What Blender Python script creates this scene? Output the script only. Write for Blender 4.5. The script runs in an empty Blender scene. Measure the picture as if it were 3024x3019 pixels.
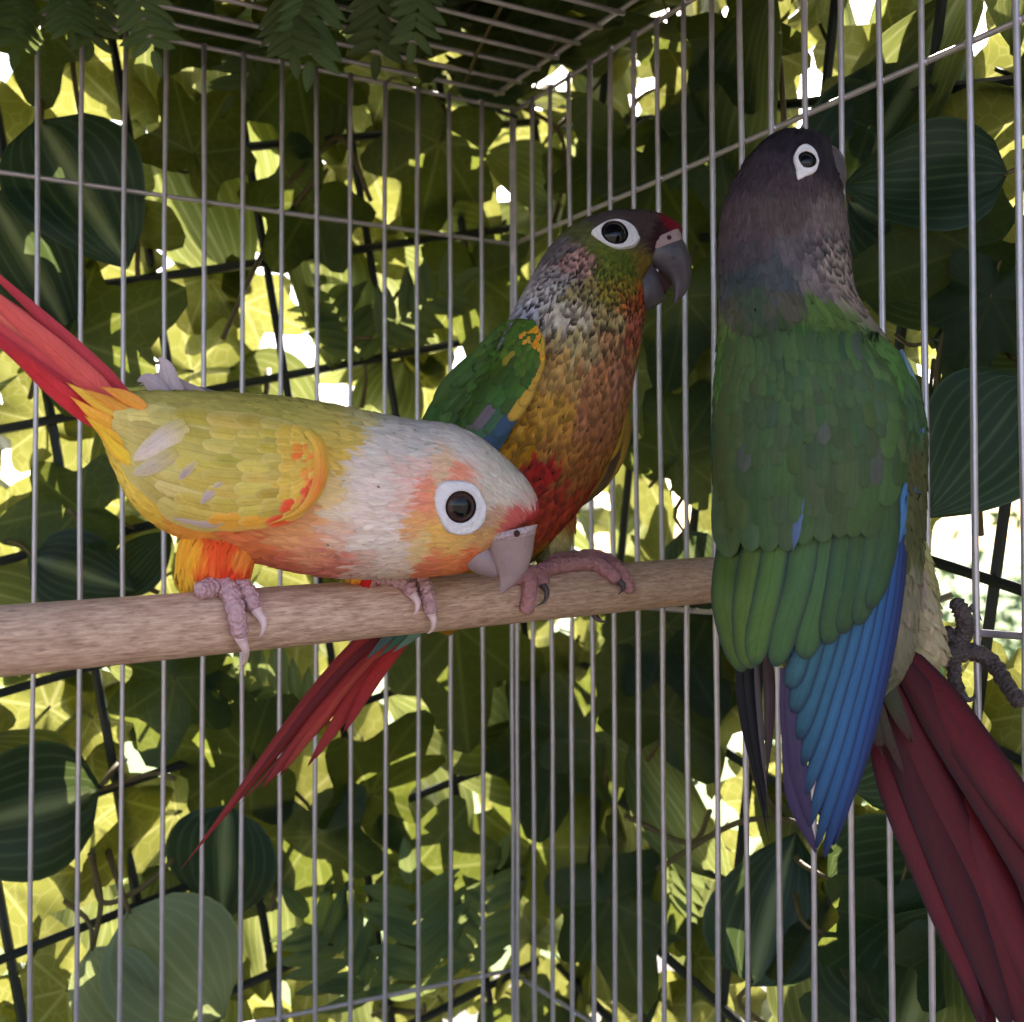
import bpy, math, random
import numpy as np

random.seed(7)
rng = np.random.default_rng(7)
SC = bpy.context.scene
COL = SC.collection

# ------------------------------------------------------------------ camera, sky, sun, exposure
K = 0.0125                      # metres per cage-wire spacing
ZOFF = 1.5                      # height of the cage's upper cross wire above the ground
CAM = np.array([-17.2532, -30.2598, -8.7866])
RM = np.array([[0.8688889, -0.4949999, -0.0026664],
               [0.0112281, 0.0250936, -0.9996220],
               [0.4948798, 0.8685306, 0.0273615]])      # rows: right, down, forward
FPX = 3543.8
cam_d = bpy.data.cameras.new('camera')
cam_d.sensor_width = 36.0
cam_d.lens = 36.0 * FPX / 3024.0
cam_d.clip_start = 0.01
cam_d.clip_end = 500.0
cam = bpy.data.objects.new('camera', cam_d)
COL.objects.link(cam)
from mathutils import Matrix, Vector
rgt, dwn, fwd = RM
cam.matrix_world = Matrix(((rgt[0], -dwn[0], -fwd[0], CAM[0] * K),
                           (rgt[1], -dwn[1], -fwd[1], CAM[1] * K),
                           (rgt[2], -dwn[2], -fwd[2], CAM[2] * K + ZOFF),
                           (0, 0, 0, 1)))
cam_d.dof.use_dof = True
cam_d.dof.focus_distance = 21.2 * K
cam_d.dof.aperture_fstop = 26.0
SC.camera = cam

SUN_TO = Vector((0.46, 0.64, 0.60)).normalized()
world = bpy.data.worlds.new('World')
SC.world = world
world.use_nodes = True
wn = world.node_tree
sky = wn.nodes.new('ShaderNodeTexSky')
sky.sky_type = 'NISHITA'
sky.sun_disc = False
sky.sun_elevation = math.asin(SUN_TO.z)
sky.sun_rotation = math.atan2(SUN_TO.x, SUN_TO.y)
sky.dust_density = 2.0
wn.links.new(sky.outputs[0], wn.nodes['Background'].inputs[0])
wn.nodes['Background'].inputs[1].default_value = 0.09
sun_d = bpy.data.lights.new('sun', 'SUN')
sun_d.energy = 5.0
sun_d.angle = math.radians(0.5)
sun_d.color = (1.0, 0.95, 0.86)
sun = bpy.data.objects.new('sun', sun_d)
COL.objects.link(sun)
sun.rotation_euler = SUN_TO.to_track_quat('Z', 'Y').to_euler()
sun.location = (0, 0, 4)
SC.view_settings.view_transform = 'Standard'
SC.view_settings.look = 'None'
SC.view_settings.gamma = 1.0
SC.view_settings.use_curve_mapping = False
SC.view_settings.exposure = 2.5
SC.view_settings.use_white_balance = True
SC.view_settings.white_balance_temperature = 6900
SC.view_settings.white_balance_tint = 14
SC.cycles.max_bounces = 4
SC.cycles.use_adaptive_sampling = True
SC.cycles.adaptive_threshold = 0.04
SC.cycles.diffuse_bounces = 3
SC.cycles.glossy_bounces = 2
SC.cycles.transmission_bounces = 3
SC.cycles.use_denoising = True

# ------------------------------------------------------------------ helpers
DSP = 3024.0 / 1932.0


def ray(px, py):
    """direction (forward component 1) through a photo pixel, in wire units"""
    a = (np.asarray(px, float) - 1512.0) / FPX
    b = (np.asarray(py, float) - 1509.5) / FPX
    return a[..., None] * RM[0] + b[..., None] * RM[1] + RM[2]


def at(x, y, d):
    """point at depth d seen at place (x, y) of the 1932-wide picture (wire units)"""
    x = np.asarray(x, float) * DSP
    y = np.asarray(y, float) * DSP
    return CAM + ray(x, y) * np.asarray(d, float)[..., None]


def toD(P):
    q = (np.asarray(P, float) - CAM) @ RM.T
    return (1512 + FPX * q[..., 0] / q[..., 2]) / DSP, (1509.5 + FPX * q[..., 1] / q[..., 2]) / DSP, q[..., 2]


def W(P):
    """wire units -> metres"""
    P = np.asarray(P, float) * K
    P = P.copy()
    P[..., 2] += ZOFF
    return P


def lin(c):
    c = np.asarray(c, float) / 255.0
    return np.where(c <= 0.04045, c / 12.92, ((c + 0.055) / 1.055) ** 2.4)


def unit(v):
    v = np.asarray(v, float)
    return v / (np.linalg.norm(v, axis=-1, keepdims=True) + 1e-12)


def catmull(A, t):
    """A: (n,k) samples at 0..n-1, t array -> (m,k)"""
    A = np.asarray(A, float)
    if A.ndim == 1:
        A = A[:, None]
    n = len(A)
    t = np.clip(np.asarray(t, float), 0, n - 1 - 1e-9)
    i = np.floor(t).astype(int)
    f = (t - i)[:, None]
    E = np.vstack([2 * A[0] - A[1], A, 2 * A[-1] - A[-2]])
    p0, p1, p2, p3 = E[i], E[i + 1], E[i + 2], E[i + 3]
    return 0.5 * (2 * p1 + (p2 - p0) * f + (2 * p0 - 5 * p1 + 4 * p2 - p3) * f ** 2 + (3 * p1 - p0 - 3 * p2 + p3) * f ** 3)


def mesh_obj(name, verts, faces, mats, parent=None, smooth=True, cols=None, uvs=None, mat_idx=None, raw=False, normals=None):
    """verts in wire units (or metres when raw) -> linked object"""
    me = bpy.data.meshes.new(name)
    v = np.asarray(verts, float)
    if not raw:
        v = W(v)
    me.from_pydata(v.tolist(), [], faces if isinstance(faces, list) else faces.tolist())
    if cols is not None:
        a = me.color_attributes.new('Col', 'FLOAT_COLOR', 'POINT')
        a.data.foreach_set('color', np.asarray(cols, np.float32).ravel())
    if uvs is not None:
        uvl = me.uv_layers.new(name='UVMap')
        li = np.zeros(len(me.loops), np.int32)
        me.loops.foreach_get('vertex_index', li)
        uvl.data.foreach_set('uv', np.asarray(uvs, np.float32)[li].ravel())
    for m in (mats if isinstance(mats, (list, tuple)) else [mats]):
        me.materials.append(m)
    if mat_idx is not None:
        me.polygons.foreach_set('material_index', np.asarray(mat_idx, np.int32))
    me.polygons.foreach_set('use_smooth', np.full(len(me.polygons), smooth))
    me.update()
    if normals is not None:
        me.normals_split_custom_set_from_vertices(np.asarray(normals, float).tolist())
    o = bpy.data.objects.new(name, me)
    COL.objects.link(o)
    if parent is not None:
        o.parent = parent
        o.matrix_parent_inverse = parent.matrix_world.inverted()
    return o


def thing(name, label, cat, loc=(0, 0, 0), group=None):
    o = bpy.data.objects.new(name, None)
    COL.objects.link(o)
    o.location = W(np.array(loc, float))
    o.empty_display_size = 0.02
    o['label'] = label
    o['category'] = cat
    if group:
        o['group'] = group
    bpy.context.view_layer.update()
    return o


def grid_faces(nr, nc, wrap=False, off=0):
    f = []
    for r in range(nr - 1):
        for c in range(nc if wrap else nc - 1):
            c2 = (c + 1) % nc
            f.append((off + r * nc + c, off + r * nc + c2, off + (r + 1) * nc + c2, off + (r + 1) * nc + c))
    return f


def tube_data(pts, radii, n=10, caps=True):
    """pts (m,3), radii (m,)"""
    pts = np.asarray(pts, float)
    m = len(pts)
    radii = np.broadcast_to(np.asarray(radii, float), (m,))
    T = unit(np.gradient(pts, axis=0))
    up = np.array([0.13, 0.21, 0.97])
    V = []
    N = unit(np.cross(T[0], up))
    for i in range(m):
        N = unit(N - T[i] * np.dot(N, T[i]))
        Bn = np.cross(T[i], N)
        a = np.linspace(0, 2 * math.pi, n, endpoint=False)
        V.append(pts[i] + radii[i] * (np.cos(a)[:, None] * N + np.sin(a)[:, None] * Bn))
    V = np.concatenate(V)
    F = grid_faces(m, n, True)
    if caps:
        F.append(tuple(range(n - 1, -1, -1)))
        F.append(tuple(range((m - 1) * n, m * n)))
    return V, F


def smooth_path(pts, n):
    return catmull(np.asarray(pts, float), np.linspace(0, len(pts) - 1, n))


def join(parts):
    V, F, o = [], [], 0
    for v, f in parts:
        V.append(v)
        F += [tuple(i + o for i in q) for q in f]
        o += len(v)
    return np.concatenate(V), F


# ------------------------------------------------------------------ materials
def new_mat(name):
    m = bpy.data.materials.new(name)
    m.use_nodes = True
    return m, m.node_tree.nodes, m.node_tree.links, m.node_tree.nodes['Principled BSDF']


class NB:
    """tiny node-expression helper"""
    def __init__(self, nt):
        self.n, self.l = nt.nodes, nt.links

    def m(self, op, a, b=0.0, c=None, clamp=False):
        x = self.n.new('ShaderNodeMath')
        x.operation = op
        x.use_clamp = clamp
        for i, v in enumerate((a, b, c)):
            if v is None:
                continue
            if isinstance(v, (int, float)):
                x.inputs[i].default_value = v
            else:
                self.l.new(v, x.inputs[i])
        return x.outputs[0]

    def line(self, d, w):            # 1 on the line, 0 at distance w
        return self.m('SUBTRACT', 1.0, self.m('DIVIDE', d, w), clamp=True)

    def mix(self, f, a, b, kind='MIX'):
        x = self.n.new('ShaderNodeMix')
        x.data_type = 'RGBA'
        x.blend_type = kind
        for i, v in ((0, f), (6, a), (7, b)):
            if isinstance(v, (int, float)):
                x.inputs[i].default_value = v
            elif isinstance(v, (tuple, list, np.ndarray)):
                x.inputs[i].default_value = (*[float(q) for q in v[:3]], 1)
            else:
                self.l.new(v, x.inputs[i])
        return x.outputs[2]

    def noise(self, vec, scale, detail=3.0, rough=0.55):
        x = self.n.new('ShaderNodeTexNoise')
        x.inputs['Scale'].default_value = scale
        x.inputs['Detail'].default_value = detail
        x.inputs['Roughness'].default_value = rough
        if vec is not None:
            self.l.new(vec, x.inputs['Vector'])
        return x.outputs['Fac']

    def vec(self, x, y, z=0.0):
        c = self.n.new('ShaderNodeCombineXYZ')
        for i, v in enumerate((x, y, z)):
            if isinstance(v, (int, float)):
                c.inputs[i].default_value = v
            else:
                self.l.new(v, c.inputs[i])
        return c.outputs[0]

    def uv(self):
        u = self.n.new('ShaderNodeUVMap')
        u.uv_map = 'UVMap'
        s = self.n.new('ShaderNodeSeparateXYZ')
        self.l.new(u.outputs[0], s.inputs[0])
        return s.outputs[0], s.outputs[1], u.outputs[0]

    def obj(self):
        return self.n.new('ShaderNodeTexCoord').outputs['Object']

    def bump(self, h, strength, dist, bsdf):
        b = self.n.new('ShaderNodeBump')
        b.inputs['Strength'].default_value = strength
        b.inputs['Distance'].default_value = dist
        self.l.new(h, b.inputs['Height'])
        self.l.new(b.outputs[0], bsdf.inputs['Normal'])


def plume_mat(name, quill):
    m, n, l, b = new_mat(name)
    e = NB(m.node_tree)
    at_ = n.new('ShaderNodeAttribute')
    at_.attribute_name = 'Col'
    u, v, uvv = e.uv()
    av = e.m('ABSOLUTE', v)
    rnd = e.m('MULTIPLY', at_.outputs['Alpha'], 57.0)
    if quill:
        barb = e.noise(e.vec(e.m('MULTIPLY', e.m('SUBTRACT', u, e.m('MULTIPLY', av, 0.10)), 60.0), e.m('MULTIPLY', v, 1.5), rnd), 1.0, 2.0)
        strk = e.noise(e.vec(e.m('MULTIPLY', u, 2.0), e.m('MULTIPLY', v, 5.0), rnd), 1.0, 3.0)
    else:
        barb = e.noise(e.vec(e.m('MULTIPLY', u, 2.6), e.m('MULTIPLY', v, 9.0), rnd), 1.0, 3.0)
        strk = e.noise(e.vec(e.m('MULTIPLY', u, 1.5), e.m('MULTIPLY', v, 2.0), rnd), 1.0, 2.0)
    amp = 0.36 if quill else 0.9
    f = e.m('ADD', 1.0 - amp * 0.5 - 0.15, e.m('ADD', e.m('MULTIPLY', barb, amp), e.m('MULTIPLY', strk, 0.3)))
    c = e.mix(1.0, at_.outputs['Color'], e.vec(f, f, f), 'MULTIPLY')
    if quill:
        sh = e.m('MULTIPLY', e.line(av, 0.07), 0.55)
        c = e.mix(sh, c, e.mix(0.5, c, (0.02, 0.017, 0.016)))
    l.new(c, b.inputs['Base Color'])
    b.inputs['Roughness'].default_value = 0.5 if quill else 0.65
    b.inputs['Specular IOR Level'].default_value = 0.16 if quill else 0.08
    b.inputs['Sheen Weight'].default_value = 0.0
    b.inputs['Sheen Roughness'].default_value = 0.5
    e.bump(barb, 0.15 if quill else 0.3, 0.0006, b)
    return m


M_PLUME = plume_mat('plumage', False)
M_QUILL = plume_mat('flight_feather', True)


def body_mat():
    m, n, l, b = new_mat('bird_down')
    a = n.new('ShaderNodeAttribute')
    a.attribute_name = 'Col'
    l.new(a.outputs['Color'], b.inputs['Base Color'])
    b.inputs['Roughness'].default_value = 0.8
    b.inputs['Specular IOR Level'].default_value = 0.1
    return m


M_DOWN = body_mat()


def skin_mat(name, c1, c2, scale=900, rough=0.5, bump=0.5, spec=0.35):
    m, n, l, b = new_mat(name)
    e = NB(m.node_tree)
    v = n.new('ShaderNodeTexVoronoi')
    v.inputs['Scale'].default_value = scale
    l.new(e.obj(), v.inputs['Vector'])
    nz = e.noise(e.obj(), scale * 0.35, 3)
    l.new(e.mix(nz, tuple(lin(c1)), tuple(lin(c2))), b.inputs['Base Color'])
    b.inputs['Roughness'].default_value = rough
    b.inputs['Specular IOR Level'].default_value = spec
    b.inputs['Subsurface Weight'].default_value = 0.12
    b.inputs['Subsurface Radius'].default_value = (0.002, 0.0008, 0.0006)
    e.bump(v.outputs['Distance'], bump, 0.0008, b)
    return m


def beak_mat(name, c1, c2):
    m, n, l, b = new_mat(name)
    e = NB(m.node_tree)
    nz = e.noise(e.obj(), 240, 4)
    l.new(e.mix(nz, tuple(lin(c1)), tuple(lin(c2))), b.inputs['Base Color'])
    b.inputs['Roughness'].default_value = 0.34
    b.inputs['Specular IOR Level'].default_value = 0.4
    e.bump(e.noise(e.obj(), 700, 4), 0.35, 0.0007, b)
    return m


def flat_mat(name, rgb, rough=0.5, spec=0.5, metal=0.0, coat=0.0):
    m, n, l, b = new_mat(name)
    e = NB(m.node_tree)
    nz = e.noise(e.obj(), 300, 3)
    c = np.array(rgb, float)
    l.new(e.mix(nz, tuple(c * 0.82), tuple(np.minimum(c * 1.18, 0.95))), b.inputs['Base Color'])
    b.inputs['Roughness'].default_value = rough
    b.inputs['Specular IOR Level'].default_value = spec
    b.inputs['Metallic'].default_value = metal
    b.inputs['Coat Weight'].default_value = coat
    return m


def wood_mat():
    m, n, l, b = new_mat('perch_wood')
    e = NB(m.node_tree)
    tc = n.new('ShaderNodeTexCoord').outputs['Object']
    s = n.new('ShaderNodeSeparateXYZ')
    l.new(tc, s.inputs[0])
    # object x runs along the dowel
    g = e.noise(e.vec(e.m('MULTIPLY', s.outputs[0], 190.0), e.m('MULTIPLY', s.outputs[1], 1500.0), e.m('MULTIPLY', s.outputs[2], 1500.0)), 1.0, 4, 0.6)
    big = e.noise(e.vec(e.m('MULTIPLY', s.outputs[0], 25.0), e.m('MULTIPLY', s.outputs[1], 160.0), e.m('MULTIPLY', s.outputs[2], 160.0)), 1.0, 3)
    sp = n.new('ShaderNodeTexVoronoi')
    sp.inputs['Scale'].default_value = 1.0
    l.new(e.vec(e.m('MULTIPLY', s.outputs[0], 70.0), e.m('MULTIPLY', s.outputs[1], 130.0), e.m('MULTIPLY', s.outputs[2], 130.0)), sp.inputs['Vector'])
    fine = e.noise(e.vec(e.m('MULTIPLY', s.outputs[0], 420.0), e.m('MULTIPLY', s.outputs[1], 3600.0), e.m('MULTIPLY', s.outputs[2], 3600.0)), 1.0, 2, 0.6)
    pit = e.m('MULTIPLY', e.line(sp.outputs['Distance'], 0.2), e.m('GREATER_THAN', e.noise(tc, 60, 1), 0.5))
    c = e.mix(e.m('MULTIPLY', e.m('SUBTRACT', g, 0.33), 3.0, clamp=True), tuple(lin((158, 120, 102))), tuple(lin((226, 190, 168))))
    c = e.mix(e.m('MULTIPLY', big, 0.55), c, tuple(lin((204, 160, 140))))
    c = e.mix(e.m('MULTIPLY', e.m('SUBTRACT', 0.46, fine), 4.0, clamp=True), c, tuple(lin((128, 92, 78))))
    c = e.mix(e.m('MULTIPLY', pit, 0.7), c, tuple(lin((100, 64, 54))))
    l.new(c, b.inputs['Base Color'])
    b.inputs['Roughness'].default_value = 0.62
    b.inputs['Specular IOR Level'].default_value = 0.25
    h = e.m('SUBTRACT', g, pit)
    e.bump(h, 0.35, 0.0005, b)
    return m


def wire_mat():
    m, n, l, b = new_mat('cage_wire_metal')
    e = NB(m.node_tree)
    nz = e.noise(e.obj(), 260, 4)
    big = e.noise(e.obj(), 40, 2)
    c = e.mix(nz, tuple(lin((164, 154, 162))), tuple(lin((200, 190, 198))))
    spot = e.m('GREATER_THAN', e.m('MULTIPLY', nz, big), 0.44)
    c = e.mix(e.m('MULTIPLY', spot, 0.5), c, tuple(lin((110, 92, 92))))
    l.new(c, b.inputs['Base Color'])
    b.inputs['Metallic'].default_value = 0.55
    b.inputs['Roughness'].default_value = 0.36
    e.bump(nz, 0.12, 0.0004, b)
    return m


def leaf_mat(name, kind, dark, pale, trans, tvein, tmix=0.5, rough=0.46):
    m, n, l, b = new_mat(name)
    e = NB(m.node_tree)
    x, y, uvv = e.uv()
    oi = n.new('ShaderNodeObjectInfo').outputs['Random']
    if kind == 'ivy':
        ax = e.m('ABSOLUTE', x)
        vein = None
        for a, w in ((0.0, 0.020), (46.0, 0.016), (100.0, 0.014)):
            sa, ca = math.sin(math.radians(a)), math.cos(math.radians(a))
            al = e.m('ADD', e.m('MULTIPLY', ax, sa), e.m('MULTIPLY', y, ca))
            pe = e.m('ABSOLUTE', e.m('SUBTRACT', e.m('MULTIPLY', ax, ca), e.m('MULTIPLY', y, sa)))
            ln = e.m('MULTIPLY', e.line(pe, w * 1.5), e.m('GREATER_THAN', al, 0.0))
            vein = ln if vein is None else e.m('MAXIMUM', vein, ln)
        vo = n.new('ShaderNodeTexVoronoi')
        vo.feature = 'DISTANCE_TO_EDGE'
        vo.inputs['Scale'].default_value = 6.5
        l.new(e.vec(x, y, e.m('MULTIPLY', oi, 0.0)), vo.inputs['Vector'])
        ret = e.line(vo.outputs['Distance'], 0.07)
        vein = e.m('MAXIMUM', vein, e.m('MULTIPLY', ret, 0.38))
        stripe = 0.0
    elif kind == 'oval':
        av = e.m('ABSOLUTE', y)
        par = e.m('SUBTRACT', 1.0, e.m('ABSOLUTE', e.m('SINE', e.m('MULTIPLY', av, 16.0))))
        par = e.m('POWER', par, 3.0)
        vein = e.m('MAXIMUM', e.line(av, 0.05), e.m('MULTIPLY', par, 0.8))
        nz = e.noise(e.vec(e.m('MULTIPLY', x, 2.0), e.m('MULTIPLY', y, 7.0), e.m('MULTIPLY', oi, 20.0)), 1.0, 3)
        stripe = e.m('MULTIPLY', e.m('GREATER_THAN', oi, 0.45), e.m('MULTIPLY', e.m('SUBTRACT', e.m('ADD', e.line(av, 0.30), e.m('MULTIPLY', nz, 0.6)), 0.66), 2.0, clamp=True))
    else:
        vein = e.line(e.m('ABSOLUTE', y), 0.12)
        stripe = 0.0
    mot = e.noise(e.obj(), 90, 2, 0.6)
    wx = n.new('ShaderNodeTexWave')
    wx.inputs['Scale'].default_value = 900.0
    wx.inputs['Distortion'].default_value = 1.0
    l.new(e.obj(), wx.inputs['Vector'])
    c = e.mix(e.m('ADD', e.m('MULTIPLY', vein, 0.55), e.m('MULTIPLY', mot, 0.35)), dark, pale)
    if kind == 'oval':
        c = e.mix(e.m('MULTIPLY', stripe, 0.5), c, (0.32, 0.36, 0.17))
    hs = n.new('ShaderNodeHueSaturation')
    l.new(e.m('ADD', 0.48, e.m('MULTIPLY', oi, 0.05)), hs.inputs['Hue'])
    l.new(e.m('ADD', 0.7, e.m('MULTIPLY', e.m('FRACT', e.m('MULTIPLY', oi, 7.3)), 0.55)), hs.inputs['Value'])
    l.new(c, hs.inputs['Color'])
    l.new(hs.outputs[0], b.inputs['Base Color'])
    b.inputs['Roughness'].default_value = rough
    b.inputs['Specular IOR Level'].default_value = 0.22
    tr = n.new('ShaderNodeBsdfTranslucent')
    tcol = e.mix(e.m('ADD', e.m('MULTIPLY', vein, 0.8), e.m('MULTIPLY', mot, 0.25)), trans, tvein)
    if kind == 'oval':
        tcol = e.mix(e.m('MULTIPLY', stripe, 0.7), tcol, tvein)
    fw = e.m('ADD', 0.72, e.m('ADD', e.m('MULTIPLY', mot, 0.4), e.m('MULTIPLY', wx.outputs['Fac'], 0.12)))
    tcol = e.mix(1.0, tcol, e.vec(fw, fw, fw), 'MULTIPLY')
    l.new(tcol, tr.inputs['Color'])
    mx = n.new('ShaderNodeMixShader')
    mx.inputs[0].default_value = tmix
    l.new(b.outputs[0], mx.inputs[1])
    l.new(tr.outputs[0], mx.inputs[2])
    l.new(mx.outputs[0], n['Material Output'].inputs['Surface'])
    return m


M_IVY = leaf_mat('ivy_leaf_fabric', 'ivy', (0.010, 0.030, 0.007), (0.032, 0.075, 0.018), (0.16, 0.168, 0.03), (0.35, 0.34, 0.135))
M_IVY_F = leaf_mat('shaded_ivy_leaf_fabric', 'ivy', (0.007, 0.024, 0.008), (0.026, 0.06, 0.02), (0.125, 0.155, 0.018), (0.28, 0.30, 0.09), tmix=0.4)  # front copy of the ivy leaf, shade put into darker, less translucent colours
M_OVAL_F = leaf_mat('shaded_oval_leaf_fabric', 'oval', (0.006, 0.019, 0.012), (0.055, 0.11, 0.055), (0.06, 0.10, 0.02), (0.2, 0.24, 0.11), tmix=0.25)  # front copy of the oval leaf, darkened and dulled to look shaded
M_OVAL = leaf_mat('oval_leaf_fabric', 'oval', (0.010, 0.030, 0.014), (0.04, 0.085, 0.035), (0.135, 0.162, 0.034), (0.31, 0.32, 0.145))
M_PALE = leaf_mat('pale_leaf_underside', 'oval', (0.13, 0.17, 0.10), (0.20, 0.25, 0.15), (0.30, 0.36, 0.12), (0.5, 0.55, 0.3), tmix=0.3, rough=0.6)
M_FERN = leaf_mat('fern_leaf_fabric', 'fern', (0.06, 0.10, 0.04), (0.13, 0.18, 0.08), (0.2, 0.25, 0.07), (0.3, 0.33, 0.15), tmix=0.35, rough=0.55)
M_STEM = flat_mat('vine_stem', (0.10, 0.075, 0.03), 0.6, 0.3)
M_LATT = flat_mat('black_lattice_plastic', (0.012, 0.016, 0.014), 0.45, 0.4)
M_WIRE = wire_mat()
M_WOOD = wood_mat()

# ------------------------------------------------------------------ ground
def ground():
    m, n, l, b = new_mat('patio_and_lawn')
    e = NB(m.node_tree)
    nz = e.noise(e.obj(), 1.4, 5)
    fine = e.noise(e.obj(), 40, 4)
    s = n.new('ShaderNodeSeparateXYZ')
    l.new(e.obj(), s.inputs[0])
    lawn = e.m('GREATER_THAN', e.m('ADD', s.outputs[1], e.m('MULTIPLY', nz, 0.3)), 3.2)
    pav = e.mix(fine, (0.11, 0.10, 0.09), (0.16, 0.145, 0.13))  # unseen paving, made dark so less light bounces onto undersides
    gr = e.mix(fine, (0.05, 0.10, 0.02), (0.12, 0.20, 0.05))
    l.new(e.mix(lawn, pav, gr), b.inputs['Base Color'])
    b.inputs['Roughness'].default_value = 0.9
    v = [(-200, -200, 0), (200, -200, 0), (200, 200, 0), (-200, 200, 0)]
    o = mesh_obj('ground', v, [(0, 1, 2, 3)], m, raw=True)
    o['kind'] = 'structure'
    o['label'] = 'dark paving and lawn under and beyond the cage'


ground()

# ------------------------------------------------------------------ cage
Z_CEIL, Z_MID, Z_LOW, Z_BOT = 4.0, 0.0, -10.34, -21.05
WR = 0.062
NX, NY = 30, 30
cage = thing('bird_cage', 'silver wire bird cage whose two barred walls and ceiling meet in a corner', 'cage', (0, 0, Z_BOT - 4))


def wire_mesh(L, bend, seed, axis):
    r = np.random.default_rng(seed)
    n = 26
    s = np.linspace(0, L, n)
    P = np.zeros((n, 3))
    P[:, axis] = s
    oth = [i for i in range(3) if i != axis]
    for i in oth:
        P[:, i] = bend * (np.sin(s * r.uniform(.12, .3) + r.uniform(0, 6)) * 0.6 + np.sin(s * r.uniform(.5, .9) + r.uniform(0, 6)) * 0.25)
    V, F = tube_data(P, WR * (1 + 0.05 * r.standard_normal(n)), 8)
    return V * K, F


def wire_set(name, L, axis, spots, nvar, bend):
    meshes = []
    for k in range(min(nvar, len(spots))):
        V, F = wire_mesh(L, bend, 100 * axis + k + int(L * 10), axis)
        me = bpy.data.meshes.new(name)
        me.from_pydata(V.tolist(), [], F)
        me.materials.append(M_WIRE)
        me.polygons.foreach_set('use_smooth', np.full(len(me.polygons), True))
        meshes.append(me)
    for i, p in enumerate(spots):
        o = bpy.data.objects.new(name, meshes[i % len(meshes)])
        COL.objects.link(o)
        o.parent = cage
        o.matrix_parent_inverse = cage.matrix_world.inverted()
        o.location = W(np.array(p, float))


HT = Z_CEIL - (Z_BOT - 4)
wire_set('upright_wire', HT, 2, [(-k + rng.normal(0, .02), 0, Z_BOT - 4) for k in range(0, NX)], 7, 0.03)
wire_set('upright_wire', HT - .1, 2, [(0.0, -.22, Z_BOT - 4)] + [(0.0, -k - .15 + rng.normal(0, .02), Z_BOT - 4) for k in range(1, NY)], 7, 0.03)
wire_set('cross_wire', NX, 0, [(-NX + .05, WR * 1.6, z) for z in (Z_CEIL, Z_MID, Z_LOW, Z_BOT, Z_BOT - 4)], 3, 0.02)
wire_set('cross_wire', NY, 1, [(WR * 1.6, -NY + .05, z) for z in (Z_CEIL - .1, Z_MID, Z_LOW, Z_BOT - .16, Z_BOT - 4)], 3, 0.02)
wire_set('ceiling_wire', NX - .55, 0, [(-NX, -k - .5 + rng.normal(0, .03), Z_CEIL + .12) for k in range(0, NY)], 5, 0.04)
wire_set('ceiling_edge_wire', NY - .3, 1, [(-.62, -NY + .1, Z_CEIL + .2)], 1, 0.02)
# weld beads where the wires cross
beads = []
for z in (Z_CEIL, Z_MID, Z_LOW, Z_BOT):
    beads += [((-k, WR * .8, z), .085) for k in range(0, 24)] + [((WR * .8, -k - .15, z - (.1 if z == Z_CEIL else .16 if z == Z_BOT else 0)), .085) for k in range(1, 24)]
beads += [((-.62, -k - .5, Z_CEIL + .17), .1) for k in range(0, 22)]
bp = []
for (bx_, by_, bz_), br in beads:
    n_ = 6
    a_ = np.linspace(0, math.pi, 5)
    b_ = np.linspace(0, 2 * math.pi, n_, endpoint=False)
    br *= rng.uniform(.8, 1.2)
    v_ = np.array([(bx_ + br * math.sin(a) * math.cos(q), by_ + br * math.sin(a) * math.sin(q), bz_ + br * .9 * math.cos(a)) for a in a_ for q in b_])
    bp.append((v_, grid_faces(5, n_, True)))
V, F = join(bp)
wb = mesh_obj('weld_beads', V, F, M_WIRE, cage)
wb['kind'] = 'stuff'
# corner clip that ties the panels together
V, F = tube_data(smooth_path([(-.5, -.1, 3.75), (-.1, -.35, 3.62), (.12, -.1, 3.7), (.1, .15, 3.8), (-.3, .14, 3.85), (-.5, -.1, 3.8)], 30), .06, 6)
mesh_obj('corner_clip', V, F, M_LATT, cage)
# floor tray that carries the cage, and its stand
V, F = [], []


def box_data(x0, x1, y0, y1, z0, z1):
    v = np.array([(x, y, z) for x in (x0, x1) for y in (y0, y1) for z in (z0, z1)], float)
    f = [(0, 1, 3, 2), (4, 6, 7, 5), (0, 4, 5, 1), (2, 3, 7, 6), (0, 2, 6, 4), (1, 5, 7, 3)]
    return v, f


V, F = box_data(-NX, .3, -NY, .3, Z_BOT - 5.2, Z_BOT - 4)
mesh_obj('floor_tray', V, F, M_LATT, cage, smooth=False)
GZ = -ZOFF / K
for lx in (-NX + 1, -.8):
    for ly in (-NY + 1, -.8):
        V, F = box_data(lx - .5, lx + .5, ly - .5, ly + .5, GZ, Z_BOT - 5.2)
        mesh_obj('stand_leg', V, F, M_LATT, cage, smooth=False)

# ------------------------------------------------------------------ perch
PL = CAM + ray(0.0, 1894.0) * 17.2
PR = CAM + ray(2104.0, 1712.0) * 26.95
PR = PR + (PR - PL) * 0.0
PAX = unit(PR - PL)
PRAD = 0.515


def perch_depth(xd):
    px = xd * DSP
    a = (PR - CAM) @ RM.T
    b = (PL - CAM) @ RM.T
    k = (px - 1512) / FPX
    lam = (k * b[2] - b[0]) / ((a[0] - b[0]) - k * (a[2] - b[2]))
    return b[2] + lam * (a[2] - b[2])


def perch_hit(x, y, off):
    """point of the dowel (grown by off) seen at (x, y)"""
    d = unit(ray(x * DSP, y * DSP))
    o = CAM - PL
    dp = d - PAX * (d @ PAX)
    op = o - PAX * (o @ PAX)
    A, B_, C_ = dp @ dp, 2 * dp @ op, op @ op - (PRAD + off) ** 2
    disc = B_ * B_ - 4 * A * C_
    t = (-B_ - math.sqrt(disc)) / (2 * A) if disc > 0 else -B_ / (2 * A)
    return CAM + d * t


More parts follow.
